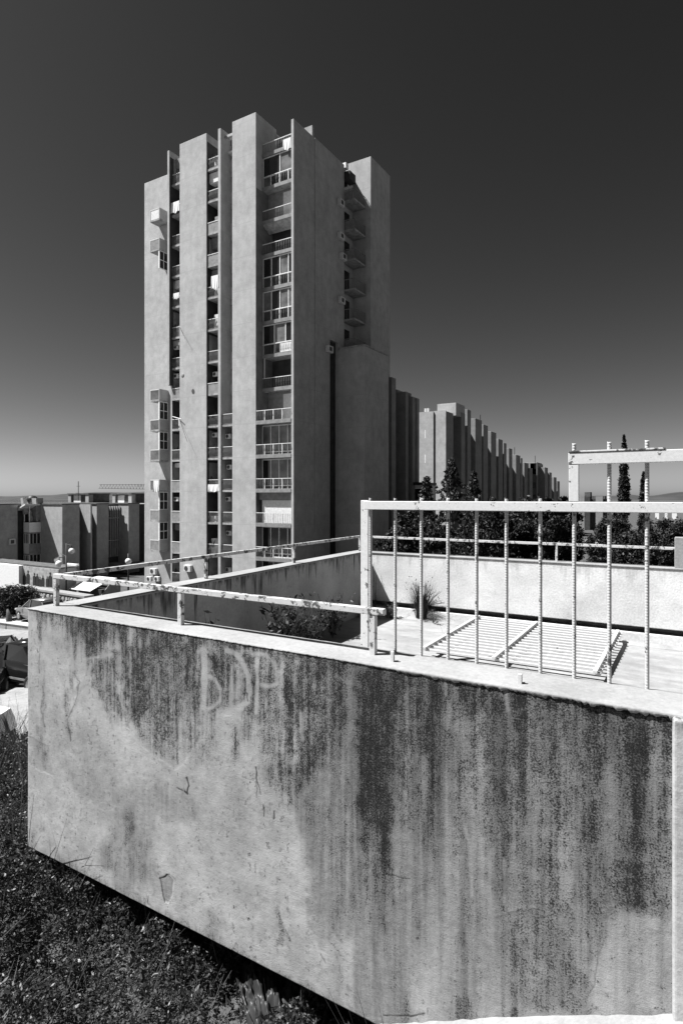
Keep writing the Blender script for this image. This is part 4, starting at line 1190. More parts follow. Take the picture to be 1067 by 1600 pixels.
# ------------------------------------------------------------------ kiosk building with a printed mural banner
vk = 33.0
k0, k1 = on_v(30, vk), on_v(86, vk)
zt = zat(884, k0, vk); zbm = zat(921, k0, vk)
ki = thing("flat_building", "low white flat-roofed building with a printed banner of people on its wall", "building", ((k0+k1)/2, vk+3, -11))
part("wall", MB().box((k0-7, vk+.001, -11), (k0, vk+2.2, zt)), M['white'], ki)
part("wall", MB().box((k0+.001, vk+.5, -11), (k1, vk+2.2, zt-.02)), M['facade_c'], ki)
part("roof", MB().box((k0-6.8, vk+.48, zt+.001), (k1+.2, vk+2.3, zt+.12)), M['roofd'], ki)
part("roof_kerb", MB().box((k1-1.2, vk+1.9, zt+.121), (k1+.4, vk+2.2, zt+.3)), M['white'], ki)
ban = part("banner", MB().box((k0+.02, vk+.38, zbm-.9), (k1-.02, vk+.49, zt-.05)), M['print_m'], ki)
fg = MB(); rr_ = random.Random(9)
W = k1-k0
def fig(cx, top, sc, hat):
    h = sc
    y = vk+.375
    def P(pts): 
        n = len(fg.v); fg.v += [(cx+px*h, y, top+pz*h) for px, pz in pts]; fg.v += [(cx+px*h, y-.006, top+pz*h) for px, pz in pts]
        k = len(pts); fg.f.append(tuple(n+k+i for i in range(k))); fg.f += [(n+i, n+(i+1)%k, n+k+(i+1)%k, n+k+i) for i in range(k)]
    P([(.10*math.cos(t*.6283), -.14+.13*math.sin(t*.6283)) for t in range(10)])
    P([(-.28, -1.3), (-.30, -.42), (-.14, -.27), (.14, -.27), (.30, -.42), (.28, -1.3)])
    if hat: P([(-.19, -.10), (-.10, -.06), (-.08, .04), (.08, .04), (.10, -.06), (.19, -.10)])
for cx, top, sc, hat in ((.16, -.55, 1.0, 1), (.34, -.75, .9, 1), (.42, -.72, .95, 0), (.58, -.85, .85, 0), (.70, -.9, .8, 0), (.78, -.5, 1.05, 1), (.92, -.8, .9, 0), (.05, -.8, .9, 0), (.50, -1.05, .8, 0)):
    fig(k0+W*cx, zt+top*.85, sc*.95, hat)
part("printed_figures", fg, M['print_d'], ban)

# ------------------------------------------------------------------ rubble stone wall with a kerb on top
A = at(14, 918, 52); B = at(140, 940, 40)
A = at(10, 915, 50); B = at(134, 934, 44)
sw = thing("rubble_wall", "low rubble stone wall running below the banner building", "wall", ((A.x+B.x)/2, (A.y+B.y)/2, -10.6))
dd = (B-A); dh = Vector((dd.x, dd.y, 0)).normalized(); nn = Vector((dh.y, -dh.x, 0))
if nn.dot(Vector((-A.x, -A.y, 0))) < 0: nn = -nn
L = Vector((dd.x, dd.y, 0)).length
def wallpt(t, z, o): 
    p = A + dd*t; return Vector((p.x, p.y, z)) + nn*o
mb = MB(); n0 = len(mb.v)
for t in (0, 1):
    ztp = (A+dd*t).z
    for o, z in ((0, -12), (0, ztp), (-.6, ztp), (-.6, -12)): mb.v.append(tuple(wallpt(t, z, o)))
mb.f += [(0,1,5,4),(1,2,6,5),(2,3,7,6),(3,0,4,7),(3,2,1,0),(4,5,6,7)]
part("mortar", mb, M['mortar'], sw)
mb = MB(); r2 = random.Random(3)
z = -11.6; row = 0
while z < A.z-.1:
    t = -r2.random()*.02; hh = .22+.16*r2.random()
    while t < 1:
        w = (.25+.35*r2.random())/L
        ztop = (A+dd*t).z
        if z+hh < ztop+.05:
            c = wallpt(t+w/2, z+hh/2, 0)
            n0 = len(mb.v)
            for o in (-.05, .05+.10*r2.random()):
                k_ = .92 if o < 0 else .72
                for a, b in ((-1,-.6),(-.5,-1),(.6,-1),(1,-.3),(.8,.8),(-.2,1),(-.9,.7)):
                    p = c + dh*(a*w*L/2*k_*(.85+.25*r2.random())) + Vector((0,0,b*hh/2*k_*(.85+.25*r2.random()))) + nn*o
                    mb.v.append(tuple(p))
            mb.f.append(tuple(n0+7+i for i in range(7))); mb.f += [(n0+i, n0+(i+1)%7, n0+7+(i+1)%7, n0+7+i) for i in range(7)]
        t += w
    z += hh*.95
o = part("stones", mb, M['stone'], sw); o['kind'] = 'stuff'
mb = MB(); mb.bar(wallpt(0.0, A.z+.06, -.3), wallpt(1, B.z+.06, -.3), .8, .14); part("kerb", mb, M['coping'], sw)

# white roadside wall with a dark stump leaning on it
A2 = at(-30, 967, 37.5); B2 = at(60, 979, 34.5)
rw = thing("roadside_wall", "low whitewashed roadside wall beside the silver hatchback", "wall", ((A2.x+B2.x)/2, (A2.y+B2.y)/2, A2.z-1.6))
part("wall", MB().bar(A2+Vector((0,0,-.7)), B2+Vector((0,0,-.7)), .35, 1.4), M['coping'], rw)
part("kerb", MB().bar(A2+Vector((0,0,.04)), B2+Vector((0,0,.04)), .45, .08), M['white'], rw)
q = at(13, 966, 36)
mb = MB().tube([q+Vector((-.1,0,-1.5)), q+Vector((.1,0,-.6)), q+Vector((.12,0,.1)), q+Vector((-.05,0,.55))], [.22,.2,.16,.05], 8)
single("tree_stump", mb, M['bark'], "dark bare trunk stub standing against the roadside wall", "stump", smooth=True)

# ------------------------------------------------------------------ stall with a pale awning
vs = 34.5
s0, s1 = on_v(116, vs), on_v(156, vs)
zs_ = zat(911, (s0+s1)/2, vs)
stl = thing("market_stall", "small stall with a bright white awning behind the terrace corner", "stall", ((s0+s1)/2, vs, -9.6))
part("body", MB().box((s0+.4, vs+.2, -9.8), (s1, vs+2.2, zs_-.5)), M['inner'], stl)
part("awning", MB().ext([(vs-.5, zs_-.62), (vs-.5, zs_-.56), (vs+.9, zs_-.02), (vs+.9, zs_-.08)], 0, s0, s1-.6), M['white'], stl)
part("roof_sheet", MB().ext([(vs+.95, zs_+.18), (vs+.95, zs_+.24), (vs+2.2, zs_+.30), (vs+2.2, zs_+.24)], 0, s0+.6, s1-.4), M['white'], stl)
part("side_panel", MB().ext([(vs-.1, zs_-1.2), (vs+1.2, zs_+.1), (vs+2.2, zs_-.1), (vs+2.2, zs_-1.3)], 0, s1+.01, s1+.07), M['solid'], stl)
for uu in (s0+.05, s1-.7): part("post", MB().bar((uu, vs-.45, -9.8), (uu, vs-.45, zs_-.6), .07), M['black'], stl)

# ------------------------------------------------------------------ globe street lamps
def lamp(x, yg, Z, side, lab, arm=1.0):
    p = at(x, yg, Z); g = float(ground_z(p.x, p.y))
    l = thing("street_lamp", lab, "street lamp", (p.x-side*arm, p.y, g-.2), "globe street lamps")
    part("pole", MB().tube([(p.x-side*arm, p.y, g-.2), (p.x-side*arm, p.y, p.z+.75)], [.09, .06], 8), M['black'], l, smooth=True)
    part("arm", MB().tube([(p.x-side*arm, p.y, p.z+.65), (p.x, p.y, p.z+.55), (p.x, p.y, p.z+.3)], .04, 6), M['black'], l)
    if arm > .5: part("arm", MB().tube([(p.x-side*arm, p.y, p.z+.7), (p.x-side*arm*.2, p.y, p.z+.9)], .03, 6), M['black'], l)
    part("globe", MB().ball((p.x, p.y, p.z), .30, 14, 10), M['globe'], l, smooth=True)
lamp(112.5, 861, 60, 1, "globe street lamp in front of the low block, highest of the three globes", .85)
lamp(93, 881, 52, -1, "globe street lamp just right of the printed banner", 1.0)
lamp(201, 877, 58, .02, "globe street lamp by the low block's entrance, nearest the tower", .3)

# ------------------------------------------------------------------ cars
def car(loc, ang, paint, lab, L=4.1, W=1.72, H=1.45, hatch=True, group="parked cars"):
    """lofted body, glasshouse, wheels with rims, lamps; x runs along the car"""
    c = bpy.data.objects.new("parked_car", None); COL.objects.link(c); c.location = loc; c.rotation_euler = (0, 0, ang)
    tag(c, lab, "car", group)
    def add(name, mb, mat, smooth=False, par=None, bev=0):
        o = link(name, mb.mesh(name, mat, smooth), par or c)
        if bev: add_bevel(o, bev, 3)
        return o
    hl = L/2
    # side outline of the lower body, then section widths
    st = [(-hl, .42, .62, .74), (-hl+.10, .30, .80, .88), (-hl*.72, .24, .93 if hatch else .92, .97), (-hl*.3, .22, .95, 1.0), (hl*.25, .22, .92, 1.0), (hl*.55, .24, .86, .97), (hl-.18, .28, .74, .88), (hl, .40, .60, .70)]
    b = MB()
    for x, z0, z1, w in st:
        hw = W/2*w
        for y, z in ((-hw*.92, z0), (-hw, z0+.12), (-hw, z1-.16), (-hw*.9, z1), (hw*.9, z1), (hw, z1-.16), (hw, z0+.12), (hw*.92, z0)): b.v.append((x, y, z))
    for i in range(len(st)-1):
        for k in range(8): b.f.append((i*8+k, i*8+(k+1)%8, (i+1)*8+(k+1)%8, (i+1)*8+k))
    b.f.append(tuple(range(8))[::-1]); b.f.append(tuple((len(st)-1)*8+k for k in range(8)))
    body = add("body", b, M[paint], True, None, .04)
    gs = [(-hl+.16 if hatch else -hl*.62, .90, .86), (-hl*.62 if hatch else -hl*.35, H-.02, .72), (0, H, .74), (hl*.12, H-.03, .73), (hl*.52, .88, .84)]
    g = MB()
    for x, z, w in gs:
        hw = W/2*w; g.v += [(x, -hw, z), (x, hw, z)]
    bw = W/2*.88
    base = [(gs[0][0], .86), (gs[-1][0], .84)]
    n = len(gs)
    for x in (gs[0][0], gs[-1][0]): g.v += [(x, -bw, .86), (x, bw, .86)]
    for i in range(n-1): g.f.append((2*i, 2*i+2, 2*i+3, 2*i+1))
    bl = [(gs[i][0], -bw, .86) for i in range(n)]; m0 = len(g.v)
    g.v += bl; m1 = len(g.v); g.v += [(x, -y, z) for x, y, z in bl]
    for i in range(n-1):
        g.f.append((2*i, m0+i, m0+i+1, 2*i+2)); g.f.append((2*i+1, 2*i+3, m1+i+1, m1+i))
    g.f.append((0, 1, m1, m0)); g.f.append((2*n-2, m0+n-1, m1+n-1, 2*n-1))
    add("windows", g, M['glass'])
    r = MB()
    i0, i1 = 1, 3
    hw = W/2*.73
    r.v += [(gs[1][0]-.06, -hw, H-.03), (gs[1][0]-.06, hw, H-.03), (gs[2][0], hw, H+.012), (gs[2][0], -hw, H+.012), (gs[3][0]+.05, hw*.98, H-.04), (gs[3][0]+.05, -hw*.98, H-.04)]
    r.v += [(x, y*.97, z-.035) for x, y, z in r.v]
    r.f += [(0,3,2,1), (3,5,4,2), (6,7,8,9), (9,8,10,11), (0,1,7,6), (4,5,11,10), (1,2,8,7), (2,4,10,8), (5,3,9,11), (3,0,6,9)]
    add("roof", r, M[paint], True)
    for sy in (-1, 1):
        for i, xb in ((1, gs[0][0]), (3, gs[-1][0])):
            add("pillar", MB().bar((gs[i][0], sy*W/2*.735, gs[i][1]-.01), (xb, sy*W/2*.87, .88), .06, .05), M[paint])
        add("pillar", MB().bar((.05, sy*W/2*.745, H-.03), (.02, sy*W/2*.885, .88), .08, .04), M[paint])
    for sy in (-1, 1):
        add("belt_trim", MB().bar((gs[0][0]+.1, sy*W/2*.905, .885), (gs[-1][0]-.05, sy*W/2*.905, .875), .025, .03), M['rim'])
        add("door_line", MB().bar((-hl*.55, sy*W/2*1.004, .45), (hl*.5, sy*W/2*1.004, .45), .02, .06), M['midmetal'])
    for sx in (-1, 1):
        for sy in (-1, 1):
            cx, cy, rad = sx*hl*.62, sy*(W/2-.09), .31
            t = MB().tube([(cx, cy-.11, rad), (cx, cy-.09, rad), (cx, cy+.09, rad), (cx, cy+.11, rad)], [rad*.9, rad, rad, rad*.9], 18)
            w = add("wheel", t, M['tyre'], False)
            q_ = MB().tube([(cx, cy+sy*.111, rad), (cx, cy+sy*.125, rad)], [rad*.62, rad*.58], 12)
            add("rim", q_, M['rim'], False, w)
    for sy in (-1, 1):
        add("headlight", MB().box((hl-.12, sy*W*.36-.14, .58), (hl-.02, sy*W*.36+.14, .70)), M['globe'], bev=.02)
        add("tail_light", MB().box((-hl+.02, sy*W*.38-.1, .62), (-hl+.10, sy*W*.38+.1, .82)), M['print_m'], bev=.02)
        add("mirror", MB().box((hl*.42, sy*(W/2+.02), .90), (hl*.42+.12, sy*(W/2+.17), 1.02)), M[paint], bev=.03)
    add("bumper", MB().box((hl-.06, -W*.33, .34), (hl+.03, W*.33, .50)), M['black'], bev=.03)
    return c
def gp(x, y):
    """where the view ray of a pixel meets the ground"""
    lo = 3.0
    for Z in np.arange(3, 220, .1):
        p = at(x, y, float(Z))
        if p.z < float(ground_z(p.x, p.y)): return p
    return p
# silver hatchback on the road beyond
p = gp(66, 970); car((p.x, p.y, p.z), math.radians(174), 'car_silver', "silver hatchback parked by the rubble wall, half hidden by the terrace corner")
p1 = gp(42, 1066); car((p1.x, p1.y, p1.z), math.radians(186), 'car_black', "black car on the dirt lot, its rear hidden by the terrace wall", 4.3, 1.75, 1.42, False)
p2 = gp(-26, 1075); car((p2.x, p2.y, p2.z), math.radians(-38), 'car_dark', "dark car cut by the left edge, in front of the black car", 4.2, 1.75, 1.42, True)
# cars far right, seen between the trees
for x, y, Z, a, paint, lab in ((905, 861, 88, 10, 'car_grey', "grey car in the far lot, nearest of the cars between the trees"), (922, 858, 93, 20, 'car_dark', "dark car in the far lot between the trees, second from the left"),
                               (930, 852, 98, 10, 'car_white', "white car in the far lot between the trees, farthest to the right"), (903, 851, 99, 40, 'car_white', "white car in the far lot behind the grey one")):
    p = gp(x, y+3); car((p.x, p.y, p.z), math.radians(a), paint, lab)
p = gp(1024, 897); car((p.x, p.y, p.z), math.radians(-30), 'car_white', "white car whose roof shows just above the rear terrace wall")

# ------------------------------------------------------------------ trees
def leaf_quads(C, size, rg, flat=.0, aspect=.5):
    n = len(C)
    a = rg.normal(size=(n,3)); a[:,2] *= (1-flat); a /= np.linalg.norm(a, axis=1, keepdims=True)
    b = rg.normal(size=(n,3)); b -= (b*a).sum(1, keepdims=True)*a; b /= np.linalg.norm(b, axis=1, keepdims=True)
    s = (size*(.6+.8*rg.random(n)))[:,None]
    V = np.stack([C-a*s, C+b*s*aspect, C+a*s, C-b*s*aspect], 1).reshape(-1,3)
    Fq = np.arange(4*n).reshape(-1,4)
    return V, Fq
def tree(name, label, base, h, rad, kind, seed, mat='leaf_d', n_leaf=9000, leaf=.16, group=None, cat="tree", trunk_h=.25):
    n_leaf = int(n_leaf*2.2)
    rg = np.random.default_rng(seed); r = random.Random(seed)
    base = Vector(base)
    t = thing(name, label, cat, base, group)
    tb = MB()
    lean = Vector((r.uniform(-.03,.03)*h, r.uniform(-.03,.03)*h, 0))
    tr = max(.06, h*.018)
    tb.tube([base, base+lean*.4+Vector((0,0,h*.4)), base+lean+Vector((0,0,h*.82))], [tr, tr*.7, tr*.2], 8)
    cents = []; rads = []
    if kind == 'cypress':
        for i in range(300):
            f = rg.random(); z = h*(.02+.97*f)
            w = rad*min(1, (1-f)*2.6)**.7*min(1, .45+f*3)
            an = rg.random()*6.28; q = w*rg.random()**.5*.8
            cents.append((q*math.cos(an), q*math.sin(an), z)); rads.append(.14*rad+.16*w)
    elif kind == 'conifer':
        for i in range(420):
            f = rg.random()**1.15; z = h*(.08+.92*f)
            w = rad*1.7*(1-f)**.7*(1+.35*math.sin(i*2.4))
            an = rg.random()*6.28; q = w*rg.random()**.4
            cents.append((q*math.cos(an), q*math.sin(an), z)); rads.append(max(.14, .17*rad*(1.15-f)))
            if i % 12 == 0: tb.tube([base+Vector((0,0,z*.85)), base+Vector((q*math.cos(an), q*math.sin(an), z))], [tr*.3, tr*.08], 5)
        cents.append((0,0,h*.97)); rads.append(.2); cents.append((0.05,0,h*.9)); rads.append(.3)
    else:
        c0 = h*(trunk_h+(1-trunk_h)*.5); hz = h*(1-trunk_h)*.5
        for i in range(170):
            d = rg.normal(size=3); d /= np.linalg.norm(d); q = rg.random()**.42
            d[2] = d[2] if d[2] > -.75 else -.75
            cents.append((d[0]*q*rad*.86, d[1]*q*rad*.86, c0+d[2]*q*hz*.86)); rads.append(rad*(.09+.12*rg.random()))
            if i % 6 == 0: tb.tube([base+lean*.5+Vector((0,0,h*trunk_h*.9)), base+Vector(cents[-1])*.6+Vector((0,0,h*.18)), base+Vector(cents[-1])], [tr*.45, tr*.25, tr*.06], 5)
    cents = np.array(cents)+np.array([lean.x*.6, lean.y*.6, 0]); rads = np.array(rads)
    pick = rg.choice(len(cents), size=n_leaf, p=rads**1.6/np.sum(rads**1.6))
    d = rg.normal(size=(n_leaf,3)); d /= np.linalg.norm(d, axis=1, keepdims=True)
    q = rg.random(n_leaf)**.6*(1+.7*rg.random(n_leaf)*(rg.random(n_leaf) > .6))
    sq = np.array([1,1,1.7]) if kind == 'cypress' else (np.array([1,1,.9]) if kind == 'conifer' else np.array([1,1,.8]))
    C = cents[pick] + d*q[:,None]*rads[pick][:,None]*sq
    C[:,2] = np.maximum(C[:,2], .05)
    V, Fq = leaf_quads(C, np.full(n_leaf, leaf*.72), rg, 0, .45)
    part("trunk", tb, M['bark'], t, smooth=True)
    link("crown", fast_mesh("crown", V, Fq, M[mat]), t)
    return t
G = "trees behind the terrace"
def tree_at(x, ytop, Z, hwpx, kind, lab, name="tree", mat='leaf_d', n=9000, leaf=.16, seed=1, trunk_h=.25, cat="tree", group=G):
    p = at(x, ytop, Z); g = float(ground_z(p.x, p.y))
    return tree(name, lab, (p.x, p.y, g), p.z-g, hwpx/F*Z, kind, seed, mat, n, leaf, group, cat, trunk_h)
tree_at(706, 717, 42, 32, 'conifer', "tall feathery conifer in front of the serrated block, tallest of the two there", "conifer_tree", 'leaf_m', 9000, .13, 11)
tree_at(740, 738, 46, 20, 'conifer', "narrower feathery conifer just right of the tallest conifer", "conifer_tree", 'leaf_m', 6000, .13, 12)
tree_at(668, 746, 36, 24, 'conifer', "small conifer in front of the sunlit block end", "conifer_tree", 'leaf_m', 7000, .12, 13)
tree_at(640, 786, 34, 44, 'round', "dark bushy tree behind the fence's third bar, left of the conifers", "broadleaf_tree", 'leaf_d', 8000, .13, 14, .1)
tree_at(600, 826, 33, 32, 'round', "low dark shrub at the tower's foot behind the terrace corner", "shrub", 'leaf_d', 5000, .12, 15, .05, "shrub")
tree_at(690, 798, 32, 46, 'round', "dark shrubby tree under the two tall conifers", "broadleaf_tree", 'leaf_d', 8000, .12, 16, .1)
tree_at(768, 778, 44, 36, 'conifer', "dark conifer in front of the middle of the serrated block", "conifer_tree", 'leaf_d', 8000, .14, 17)
tree_at(738, 795, 38, 46, 'round', "low dark shrub between the conifers and the round tree", "shrub", 'leaf_d', 6000, .13, 29, .05, "shrub")
tree_at(825, 768, 46, 68, 'round', "broad dark round tree left of the fence's step", "broadleaf_tree", 'leaf_d', 15000, .16, 18, .12)
tree_at(868, 760, 62, 42, 'round', "rounded tree against the far end of the serrated block", "broadleaf_tree", 'leaf_m', 9000, .18, 19, .15)
tree_at(885, 800, 52, 26, 'round', "small dark tree under the fence's stepped post", "broadleaf_tree", 'leaf_d', 6000, .15, 20, .1)
tree_at(962, 792, 44, 46, 'round', "dense dark tree between the fence's last two bars", "broadleaf_tree", 'leaf_d', 12000, .13, 21, .05)
tree_at(1035, 796, 40, 58, 'round', "dense dark tree at the right edge beside the terrace pier", "broadleaf_tree", 'leaf_d', 13000, .13, 22, .05)
tree_at(1002, 800, 36, 50, 'round', "dark shrub in front of the two cypresses", "shrub", 'leaf_d', 9000, .12, 23, .03, "shrub")
tree_at(940, 838, 36, 22, 'round', "low shrub beside the far car lot", "shrub", 'leaf_d', 5000, .12, 24, .03, "shrub")
tree_at(1090, 800, 42, 50, 'round', "dense dark tree cut by the right edge", "broadleaf_tree", 'leaf_d', 6000, .16, 30, .05)
tree_at(975, 677, 62, 9.5, 'cypress', "tall slim black cypress rising above the fence", "cypress_tree", 'leaf_c', 9000, .15, 25)
tree_at(1003.5, 736, 66, 9.5, 'cypress', "shorter slim cypress behind the fence's last bar", "cypress_tree", 'leaf_c', 7000, .15, 26)
tree_at(15, 912, 41, 52, 'round', "grey-green shrub at the left edge below the rubble wall", "shrub", 'leaf_m', 9000, .11, 27, .02, "shrub", None)
tree_at(14, 998, 25, 40, 'round', "dark shrub behind the black car at the left edge", "shrub", 'leaf_d', 6000, .07, 28, .02, "shrub", None)

# small white houses on the slope at the far right
for x, y, s, lab in ((1026, 801, 1.5, "tiny white house among trees at right, leftmost of three"), (1040, 801, 1.0, "tiny white house among trees at right, middle of three"), (1053, 799, 1.9, "tiny white gabled house among trees at right, rightmost of three")):
    p = at(x, y, 260); h_ = thing("white_house", lab, "house", (p.x, p.y, p.z-6), "white houses on the far slope")
    part("wall", MB().box((p.x-s/2, p.y-s/2, p.z-6), (p.x+s/2, p.y+s/2, p.z+.6)), M['white'], h_)
    part("roof", MB().ext([(p.x-s*.55, p.z+.6), (p.x+s*.55, p.z+.6), (p.x, p.z+1.9)], 1, p.y-s*.55, p.y+s*.55), M['slab'], h_)

# ------------------------------------------------------------------ weeds on the terrace
def blades(c, n, h, spread, w, rg, curve=.35):
    V = []; Fq = []
    for i in range(n):
        an = rg.random()*6.28; q = rg.random()**.6*spread*.35; lean = rg.random()**.8*spread
        d = np.array([math.cos(an), math.sin(an), 0]); hh = h*(.45+.55*rg.random())
        s = np.array([-d[1], d[0], 0])*w
        p0 = np.array(c)+d*q; k = len(V)
        for j in range(4):
            f = j/3; p = p0 + d*lean*(f**1.6) + np.array([0,0,hh*f*(1-curve*.3*f)])
            ww = s*(1-.8*f); V += [p-ww, p+ww]
        for j in range(3): Fq.append((k+2*j, k+2*j+1, k+2*j+3, k+2*j+2))
    return np.array(V), np.array(Fq)
rg = np.random.default_rng(77)
p = atg(660, 968, ZF)
tf = thing("grass_tuft", "tall tuft of dry rush grass growing at the foot of the rear wall", "grass tuft", (p.x, p.y, ZF))
V, Fq = blades((0,0,0), 800, .95, .38, .0055, rg)
link("blades", fast_mesh("blades", V, Fq, M['leaf_c']), tf)
V, Fq = blades((0,0,0), 420, .55, .27, .007, rg)
link("dead_blades", fast_mesh("dead_blades", V, Fq, M['leaf_c']), tf)
mb = MB()
for i in range(34):
    an = rg.random()*6.28; q = .15+.22*rg.random(); z = .6+.36*rg.random()
    mb.ball((q*math.cos(an), q*math.sin(an), z), .011, 6, 4)
link("seed_heads", mb.mesh("seed_heads", M['leaf_d']), tf)['kind'] = 'stuff'
def weed(p, h, n, lab, seed, leaf=.05, mat='leaf_d', spread=.3):
    rg = np.random.default_rng(seed)
    t = thing("weed", lab, "weed", p, "weeds on the terrace floor")
    mb = MB(); C = []
    for i in range(n):
        an = rg.random()*6.28; top = np.array([math.cos(an)*spread*rg.random(), math.sin(an)*spread*rg.random(), h*(.5+.5*rg.random())])
        mid = top*.5+np.array([0,0,.05*h])
        mb.tube([(0,0,0), tuple(mid), tuple(top)], [.006,.005,.003], 5)
        for j in range(14):
            f = .2+.8*rg.random(); C.append(top*f + rg.normal(size=3)*.035)
    V, Fq = leaf_quads(np.array(C), np.full(len(C), leaf), rg, .3, .35)
    link("stems", mb.mesh("stems", M['leaf_s']), t)
    link("leaves", fast_mesh("leaves", V, Fq, M[mat]), t)
v1 = on_u(330, -5.55); weed((-5.55, v1, ZF), 1.05, 7, "upright dark weed by the stained inner wall, nearest the terrace's left corner", 1, .055, 'leaf_d', .12)
v1 = on_u(343, -5.6); weed((-5.6, v1, ZF), .98, 3, "thin weed stalk just right of the upright dark weed", 2, .04, 'leaf_d', .06)
v1 = on_u(440, -5.4); weed((-5.4, v1, ZF), 1.05, 46, "bushy weed in the shade of the left wall, largest of the weeds", 3, .05, 'leaf_d', .42)
v1 = on_u(478, -5.4); weed((-5.4, v1, ZF), 1.0, 34, "straggling weed with pale stalks behind the bushy one", 4, .04, 'leaf_m', .45)
v1 = on_u(520, -5.7); weed((-5.7, v1, ZF), .85, 26, "low weed in the shade near the terrace's rear corner", 5, .04, 'leaf_m', .4)
p = atg(598, 955, ZF); weed((p.x, 11.25, ZF), .45, 12, "small weed with pale tips in the rear corner of the terrace", 6, .035, 'leaf_m', .3)
p = atg(622, 962, ZF); weed((p.x, 11.3, ZF), .42, 12, "small pale weed between the rear corner and the grass tuft", 7, .03, 'leaf_s', .28)
p = atg(606, 955, ZF); weed((p.x, 11.38, ZF), 1.25, 2, "single tall dry stalk against the rear wall", 8, .018, 'leaf_d', .12)
p = atg(690, 968, ZF); weed((p.x, 11.3, ZF), .4, 6, "few thin dry stalks right of the grass tuft", 9, .02, 'leaf_s', .3)

# ------------------------------------------------------------------ ground cover below the wall
def ground_cover():
    rg = np.random.default_rng(5)
    n = 380000
    Zc = 3.9 + 8.2*rg.random(n*3)**.9; X = -7.6 + 9.6*rg.random(n*3)
    U = X*CT - Zc*ST; Vv = X*ST + Zc*CT
    keep = (X/Zc > -.66) & (X/Zc < .12) & ~((Vv > VF+2.4) & (U > UL-.1)) & (Zc < 11.3 + (fbm(U*.7, Vv*.7, 3, 8)-.5)*2.6)
    U, Vv, Zc = U[keep][:n], Vv[keep][:n], Zc[keep][:n]
    m = len(U)
    mound = fbm(U*1.3, Vv*1.3, 4, 41); mound2 = fbm(U*4.5, Vv*4.5, 3, 42)
    debris = np.exp(-(((U+2.6)/1.0)**2 + ((Vv-3.0)/.55)**2))
    height = np.clip((mound-.30)*1.9 + (mound2-.5)*.75, .02, 1.0)*(1-.8*np.clip(debris,0,1))
    sel = rg.random(m) < np.clip(.25+2.2*(mound2-.30), .12, 1)*(1-.85*debris)
    U, Vv, height = U[sel], Vv[sel], height[sel]; m = len(U)
    g = ground_z(U, Vv)
    z = g + np.where(Vv > VF-.2, np.minimum(height, .40), height)*(1-.75*rg.random(m)**2.2)
    C = np.stack([U, Vv, z], -1)
    V, Fq = leaf_quads(C, np.where(rg.random(m) < .12, .029, .0155), rg, .25, .42)
    o = link("ground_cover", fast_mesh("ground_cover", V, Fq, M['leaf_w'])); o['kind'] = 'stuff'
    tag(o, "dense low weeds and ivy below the stained wall", "ground cover")
    # thin stalks and grass stems
    k = 6000; idx = rg.integers(0, m, k)
    P0 = np.stack([U[idx], Vv[idx], g[idx]], -1); d = rg.normal(size=(k,3)); d[:,2] = np.abs(d[:,2])*1.6+.6; d /= np.linalg.norm(d, axis=1, keepdims=True)
    Ln = (height[idx]*(.8+.7*rg.random(k))+.10)[:,None]
    s = np.cross(d, rg.normal(size=(k,3))); s /= np.linalg.norm(s, axis=1, keepdims=True); s *= .0035
    bend = rg.normal(size=(k,3))*.06
    A_ = P0; B_ = P0+d*Ln*.55+bend*.4; C_ = P0+d*Ln+bend
    V = np.stack([A_-s, A_+s, B_+s*.8, B_-s*.8, C_+s*.3, C_-s*.3], 1).reshape(-1,3)
    b = np.arange(k)*6
    Fq = np.concatenate([np.stack([b,b+1,b+2,b+3],-1), np.stack([b+3,b+2,b+4,b+5],-1)])
    o = link("dry_stalks", fast_mesh("dry_stalks", V, Fq, M['leaf_s'])); o['kind'] = 'stuff'
    tag(o, "thin dry stalks standing among the weeds below the wall", "stalks")
ground_cover()

# ------------------------------------------------------------------ rubbish below the wall
def crumple(name, label, x, y, z, w, l, hgt, mat, seed, ang):
    n = 46; t = np.linspace(-1, 1, n); a, b = np.meshgrid(t, t, indexing='ij')
    f = fbm(a*2.2+seed, b*2.2, 3, seed); r_ = np.abs(fbm(a*5+9, b*2.6+seed, 4, seed+1)-.5)*2.6
    h = hgt*(.25+.9*f*(1-.5*(a*a+b*b)) - .55*r_)
    ca, sa = math.cos(ang), math.sin(ang)
    aa = a*w*(1+.25*(f-.5)); bb = b*l*(1+.25*(r_-.5))
    V = np.stack([aa*ca-bb*sa, aa*sa+bb*ca, np.maximum(h, .0)], -1).reshape(-1,3)
    i, j = np.meshgrid(np.arange(n-1), np.arange(n-1), indexing='ij'); q = i*n+j
    Fq = np.stack([q, q+n, q+n+1, q+1], -1).reshape(-1,4)
    Vb = V.copy(); Vb[:,2] -= .004
    me = fast_mesh(name, np.vstack([V, Vb]), np.vstack([Fq, Fq[:,::-1]+len(V)]), M[mat], False)
    p = at(x, y, (z)*F/(HY-y)); 
    return tag(link(name, me, None, (p.x, p.y, z)), label, "rubbish")
crumple("plastic_sheet", "crumpled shiny plastic sheet lying below the wall among the weeds", 420, 1560, -4.24, .24, .42, .34, 'plastic', 3, .9)
crumple("cloth_rag", "dark crumpled rag lying right of the plastic sheet below the wall", 480, 1570, -4.24, .3, .4, .3, 'soil', 8, .3)
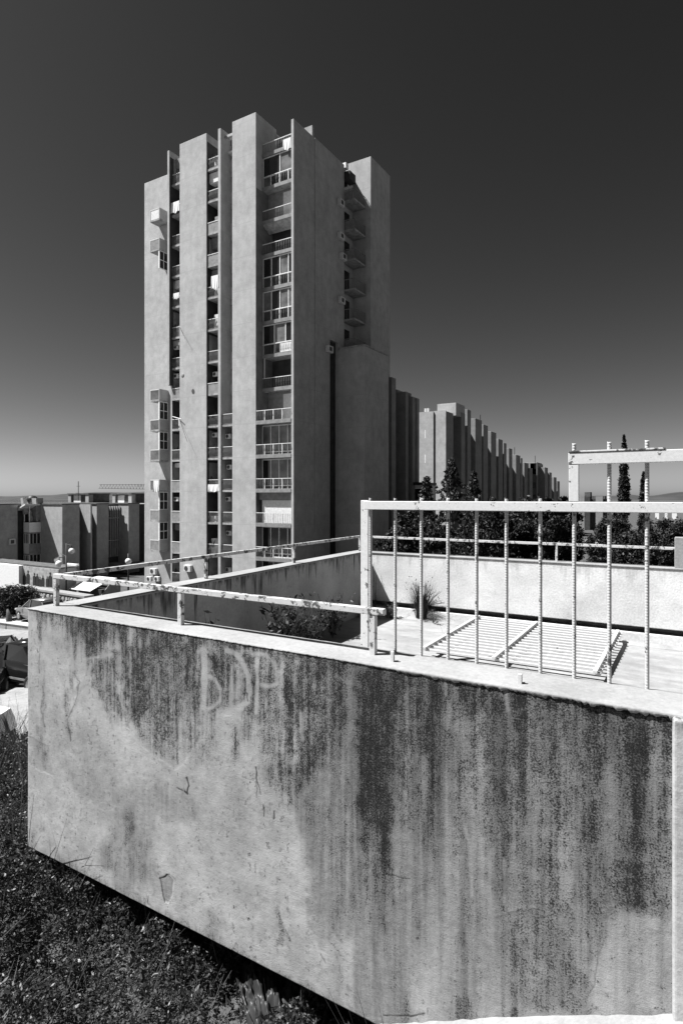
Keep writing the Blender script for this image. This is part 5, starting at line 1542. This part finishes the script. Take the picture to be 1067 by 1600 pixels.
def stick(p, q, r, lab, mat='wood', nm="stick"):
    single(nm, MB().tube([p, (Vector(p)+Vector(q))/2+Vector((0,0,.02)), q], r, 7), M[mat], lab, "stick", "sticks below the wall", smooth=True)
stick(at(517, 1578, 5.0), at(526, 1625, 4.75), .018, "pale straight stick poking out under the lower end of the wall")
stick(at(310, 1578, 5.05), at(375, 1527, 5.3), .022, "thick dark branch lying left of the plastic sheet", 'bark', "branch")
stick(at(300, 1592, 4.9), at(352, 1575, 5.0), .012, "thin curved branch at the bottom below the thick branch", 'bark', "branch")
stick(at(335, 1598, 4.9), at(350, 1580, 5.0), .012, "short broken twig under the thin curved branch", 'wood', "twig")
for i, (x, y) in enumerate(((505, 1592), (492, 1600), (525, 1598), (470, 1602))):
    mb = MB(); c = at(x, y, 4.95); r3 = random.Random(i)
    mb.ball((c.x, c.y, c.z), .09+.04*r3.random(), 9, 6, (1+.3*r3.random(), 1, .7)); mb.v = [tuple(q*(1) + r3.uniform(-.014,.014) for q in v) for v in mb.v]
    single("stone", mb, M['stone'], ["pale broken stone beside the pale stick", "stone lying between the rag and the bottom edge", "pale broken stone under the wall right of the stick", "stone beside the dark rag"][i], "stone", "stones below the wall")
# white panel among the bushes at the left edge
p = gp(-6, 1165)
wp = thing("dumped_board", "white board with a dark edge leaning in the bushes at the left edge", "board", p)
def slab_px(pts, Z, th):
    mb = MB(); k = len(pts)
    f = [at(x, y, Z) for x, y in pts]; dv_ = Vector((-ST, CT, 0))*th
    mb.v = [tuple(q) for q in f] + [tuple(q+dv_) for q in f]
    mb.f = [tuple(range(k)), tuple(reversed(range(k, 2*k)))] + [(i, k+i, k+(i+1)%k, (i+1)%k) for i in range(k)]
    return mb
part("board", slab_px([(-60,1104),(2,1116),(9,1132),(12,1146),(-60,1152)], 11.6, .35), M['white'], wp)
part("edge_tube", MB().tube([at(3,1117,11.55), at(9,1128,11.5), at(15,1146,11.5), at(19,1166,11.5)], .035, 8), M['tyre'], wp, smooth=True)
part("underside", slab_px([(-60,1153),(11,1147),(17,1172),(-60,1182)], 11.65, .3), M['black'], wp)
